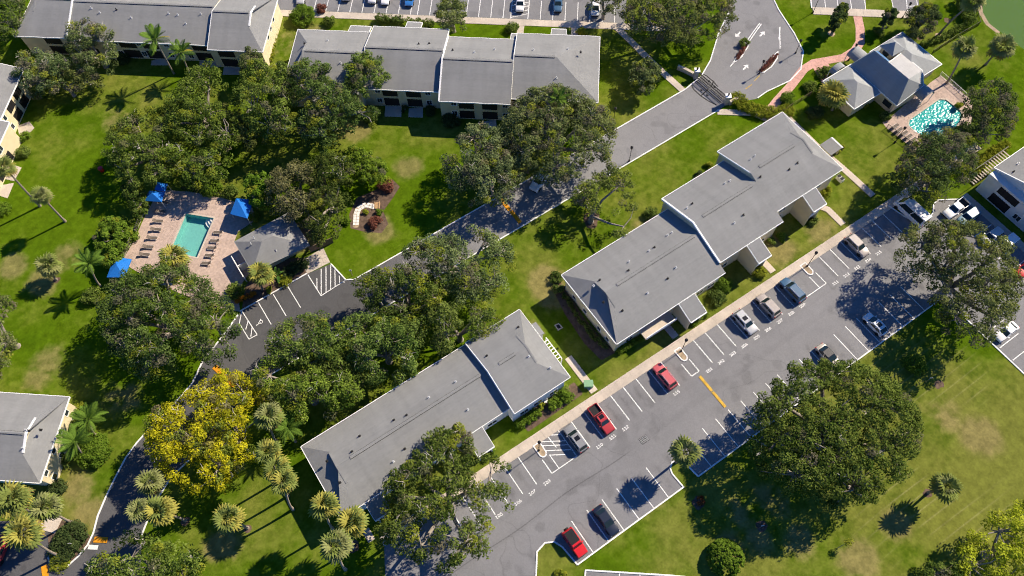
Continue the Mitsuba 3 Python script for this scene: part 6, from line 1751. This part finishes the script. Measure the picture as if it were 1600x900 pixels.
parasol('blue canopy at the right side of the turquoise pool deck', 'W', [(-52.24,83.04),(-48.87,82.58),(-49.61,78.45),(-52.92,79.61)])
parasol('blue canopy at the lower left corner of the turquoise pool deck', 'W', [(-73.36,71.28),(-70.14,70.59),(-70.75,66.88),(-73.94,67.03)])
parasol('shaded blue canopy at the upper left corner of the pool deck', 'W', [(-69.44,85.67),(-66.39,85.22),(-66.65,83.03),(-70.05,83.50)])
parasol('shaded blue canopy under the tree above the pool deck', 'W', [(-68.26,87.68),(-66.17,87.13),(-66.37,85.35),(-68.45,85.90)])


# ---------------------------------------------------------------- walls, fences, gate
def fence(name, label, F, pts, h, w, mat, cat='fence', step=2.4, post=True, rail=True, rungs=True):
    key = thing(name, label, cat)
    ln = LineString(pts)
    n = max(1, round(ln.length / step))
    P_ = [ln.interpolate(i / n, normalized=True) for i in range(n + 1)]
    for p in P_:
        put('post', MB(F).box((p.x - w, p.y - w, 0), (p.x + w, p.y + w, h + .05)), mat, key)
    for p, q in zip(P_[:-1], P_[1:]):
        m = MB(F)
        m.bar((p.x, p.y, h), (q.x, q.y, h), .06, .06); m.bar((p.x, p.y, .18), (q.x, q.y, .18), .05, .05)
        k = max(2, int(math.hypot(q.x - p.x, q.y - p.y) / .16))
        for i in range(1, k):
            x, y = p.x + (q.x - p.x) * i / k, p.y + (q.y - p.y) * i / k
            m.box((x - .012, y - .012, .15), (x + .012, y + .012, h))
        put('railing_panel', m, mat, key, kind='stuff')


fence('pool_fence', 'low grey fence along the left side of the turquoise pool deck', 'W', [(-73.50,71.64),(-72.03,76.88),(-71.07,82.61)], 1.3, .05, 'm_stone')
fence('pool_fence', 'dark fence along the top of the turquoise pool deck', 'W', [(-64.32,87.50),(-59.84,86.37),(-55.29,85.39)], 1.2, .04, 'm_rubber')
fence('pool_fence', 'black railing between the lawn and the loungers of the glittering pool', 'W', [(77.22,95.42),(81.70,89.45),(84.33,88.38)], 1.2, .04, 'm_black')
fence('pool_fence', 'railing at the far corner of the glittering pool deck', 'W', [(91.74,108.44),(93.70,105.04),(95.58,101.54)], 1.2, .04, 'm_white_wall')
fence('pond_fence', 'long dark fence from the clubhouse towards the pond', 'W', [(91.64,114.30),(97.57,118.16),(103.99,121.90),(104.60,126.63)], 1.3, .05, 'm_black')
fence('rail_fence', 'short dark fence between clubhouse wing and stepped building', 'W', [(56.96,100.09),(59.74,102.12),(63.54,104.45)], 1.3, .05, 'm_wood')
m = MB('W')
pts = [(90.99,91.49),(86.39,88.90),(82.95,87.52)]
for p, q in zip(pts[:-1], pts[1:]):
    m.bar((*p, .9), (*q, .9), .25, .9)
put('low_wall', m, 'm_wood', label='low brown wall at the lower right of the glittering pool deck', cat='wall')

# entrance gate: two sliding leaves between white capped pillars
gk_ = thing('entrance_gate', 'black metal gate across the street between white capped pillars', 'gate')
(gx0, gy0), (gx1, gy1) = [(40.86,110.69),(45.62,104.05)]
for t0, t1 in ((0.0, .49), (.51, 1.0)):
    a = np.array([gx0 + (gx1 - gx0) * t0, gy0 + (gy1 - gy0) * t0]); b_ = np.array([gx0 + (gx1 - gx0) * t1, gy0 + (gy1 - gy0) * t1])
    m = MB()
    for z_ in (1.75, 1.0, .25):
        m.bar((*a, z_), (*b_, z_), .12, .12)
    for i in range(23):
        p = a + (b_ - a) * i / 22
        m.bar((p[0], p[1], .1), (p[0], p[1], 1.8), .05, .05)
    put('gate_leaf', m, 'm_black', gk_)
d = np.array([gy1 - gy0, gx0 - gx1]); d = d / np.linalg.norm(d)
m = MB()
m.bar((gx0 + d[0] * .7, gy0 + d[1] * .7, .1), (gx1 + d[0] * .7, gy1 + d[1] * .7, .1), .14, .1)
put('gate_track', m, 'm_black', gk_)
for lb, (x, y) in (('white capped stone pillar at the left end of the gate', (40.56,110.53)), ('white capped stone pillar at the right end of the gate', (45.91,103.36))):
    pk_ = thing('gate_pillar', lb, 'pillar')
    put('shaft', MB('W').box((x - .42, y - .42, 0), (x + .42, y + .42, 2.3)), 'm_stone', pk_)
    put('cap', MB('W').box((x - .58, y - .58, 2.3), (x + .58, y + .58, 2.52)), 'm_trim', pk_)
    put('lamp', MB('W').tube([(x, y, 2.5), (x, y, 2.75), (x, y, 3.05), (x, y, 3.15)], [.08, .19, .19, .04], 8), 'm_black', pk_)
for lb, pts in (('low stone wall running from the left gate pillar', [(40.21,110.90),(38.63,112.22),(37.13,113.19)]), ('low stepped stone wall at the right gate pillar', [(46.51,102.99),(48.13,103.92),(48.69,104.91)])):
    m = MB()
    for p, q in zip(pts[:-1], pts[1:]):
        m.bar((*p, 1.0), (*q, 1.0), .45, 1.0)
    wk = put('garden_wall', m, 'm_stone', label=lb, cat='wall')
    m = MB()
    for p, q in zip(pts[:-1], pts[1:]):
        m.bar((*p, 1.12), (*q, 1.12), .6, .12)
    put('coping', m, 'm_concrete', wk)


# ---------------------------------------------------------------- lamps, signs, small things
def lamp_post(label, x, y, h=5.5):
    key = thing('lamp_post', label, 'lamp post')
    put('pole', MB().tube([[x, y, 0], [x, y, .3], [x, y, h]], [.12, .075, .05], 8), 'm_black', key)
    put('base', MB().tube([[x, y, 0], [x, y, .35], [x, y, .4]], [.2, .17, .08], 10), 'm_black', key)
    put('lantern', MB().tube([[x, y, h - .05], [x, y, h + .12], [x, y, h + .5], [x, y, h + .62], [x, y, h + .8]], [.06, .2, .26, .3, .03], 8), 'm_black', key)


for lb, (x, y), h in (('lamp post beside the hatched bay', (3.32,32.42), 4.6), ('lamp post on the middle kerbed island of the numbered row', (29.20,48.95), 4.6), ('lamp post on the right hand kerbed island, next to the dark blue car', (54.68,64.70), 4.6), ('black lamp post at the edge of the clubhouse car park', (69.16,127.70), 5.0), ('black lamp post by the street below the grass bank', (24.42,89.90), 4.0), ('lamp post on the lawn right of the top building', (22.15,99.46), 4.2), ('black lamp post at the foot of the gate exit island', (54.21,111.01), 3.2), ('black lamp post at the road bend beside the pink path', (63.01,116.25), 3.2), ('black lamp post on the clubhouse lawn', (77.94,91.69), 4.2), ('black lamp post beside the clubhouse wall at the forecourt', (73.83,113.67), 4.0), ('lamp post right of the clubhouse car park walk', (88.33,125.07), 3.6)):
    lamp_post(lb, x, y, h)
for lb, (x, y) in (('thin stake with small sign beside the hatched street bay', (-29.53,66.69)), ('thin white stake in the bottom left island', (-70.90,20.34)), ('bare stake on the meadow near the right hand oak', (70.11,41.44)), ('bare stake on the meadow above the topiary bush', (37.42,18.59))):
    k_ = thing('stake', lb, 'stake')
    put('pole', MB().tube([[x, y, 0], [x, y, 2.3]], .05, 6), 'm_palm_trunk', k_)
    put('plate', MB().box((x - .22, y - .02, 1.9), (x + .22, y + .02, 2.35)), 'm_white_wall', k_)
x, y = (12.42,43.42)
k_ = put('transformer_box', MB('W').box((x - .75, y - .55, .02), (x + .75, y + .55, 1.0)), 'm_green_box', label='green utility box on the grass corner by the front walk', cat='utility box')
put('lid', MB('W').box((x - .8, y - .6, 1.0), (x + .8, y + .6, 1.07)), 'm_green_box', k_)
for lb, (x, y) in (('white garden chair on the front bed of the long building', (6.45,41.61)), ('white bench in the front bed of the long building', (4.97,40.76))):
    k_ = thing('garden_chair', lb, 'chair')
    put('seat', MB('W').box((x - .3, y - .3, .4), (x + .3, y + .3, .46)), 'm_white_wall', k_)
    put('backrest', MB('W').box((x - .3, y + .26, .46), (x + .3, y + .32, .95)), 'm_white_wall', k_)
    for sx in (-.26, .26):
        for sy in (-.26, .26):
            put('leg', MB('W').box((x + sx - .03, y + sy - .03, 0), (x + sx + .03, y + sy + .03, .4)), 'm_white_wall', k_)
# small wooden bridge, bench and yard things
(x, y) = (-25.50,81.82)
bk_ = thing('garden_bridge', 'small wooden bridge at the end of the stepping stone path', 'bridge')
for i in range(6):
    put('plank', MB('W').box((x - .5 + .02, y - .7 + .24 * i, .18), (x + .5, y - .7 + .24 * i + .2, .25)), 'm_plank', bk_)
for s in (-.5, .5):
    put('handrail', MB('W').bar((x + s, y - .75, .62), (x + s, y + .75, .62), .07, .07), 'm_plank', bk_)
matte('m_plank', (0.48, 0.31, 0.16), 0.8)
for lb, (x, y), c_ in (('orange brown wooden bench under the tree by the garden bed', (-33.80,82.83), 'm_plank'), ('brown wooden bench behind the pool house', (-40.62,77.77), 'm_wood')):
    k_ = thing('bench', lb, 'bench')
    for i in range(3):
        put('slat', MB('W').box((x - .8, y - .25 + .18 * i, .42), (x + .8, y - .11 + .18 * i, .47)), c_, k_)
    put('backrest', MB('W').box((x - .8, y + .28, .5), (x + .8, y + .34, .95)), c_, k_)
    for sx in (-.7, .7):
        put('leg', MB('W').box((x + sx - .05, y - .25, 0), (x + sx + .05, y + .3, .42)), c_, k_)
x, y = (-81.41,92.98)
k_ = thing('red_item', 'bright red item at the lawn edge under the leftmost grove tree', 'bin')  # small red item of unknown kind, shaped here as a lidded drum
put('body', MB().tube([[x, y, 0], [x, y, .9]], [.42, .5], 14), 'p_red', k_)
put('lid', MB().tube([[x, y, .9], [x, y, 1.0], [x, y, 1.1]], [.54, .5, .1], 14), 'p_red', k_)
x, y = (-38.65,76.25)
k_ = thing('storage_shed', 'small brown storage box behind the pool house screen fence', 'shed')
put('body', MB('M').box((6.6, 84.2, 0), (8.2, 85.6, 1.3)), 'm_wood', k_)
put('lid', MB('M').box((6.5, 84.1, 1.3), (8.3, 85.7, 1.4)), 'm_wood', k_)
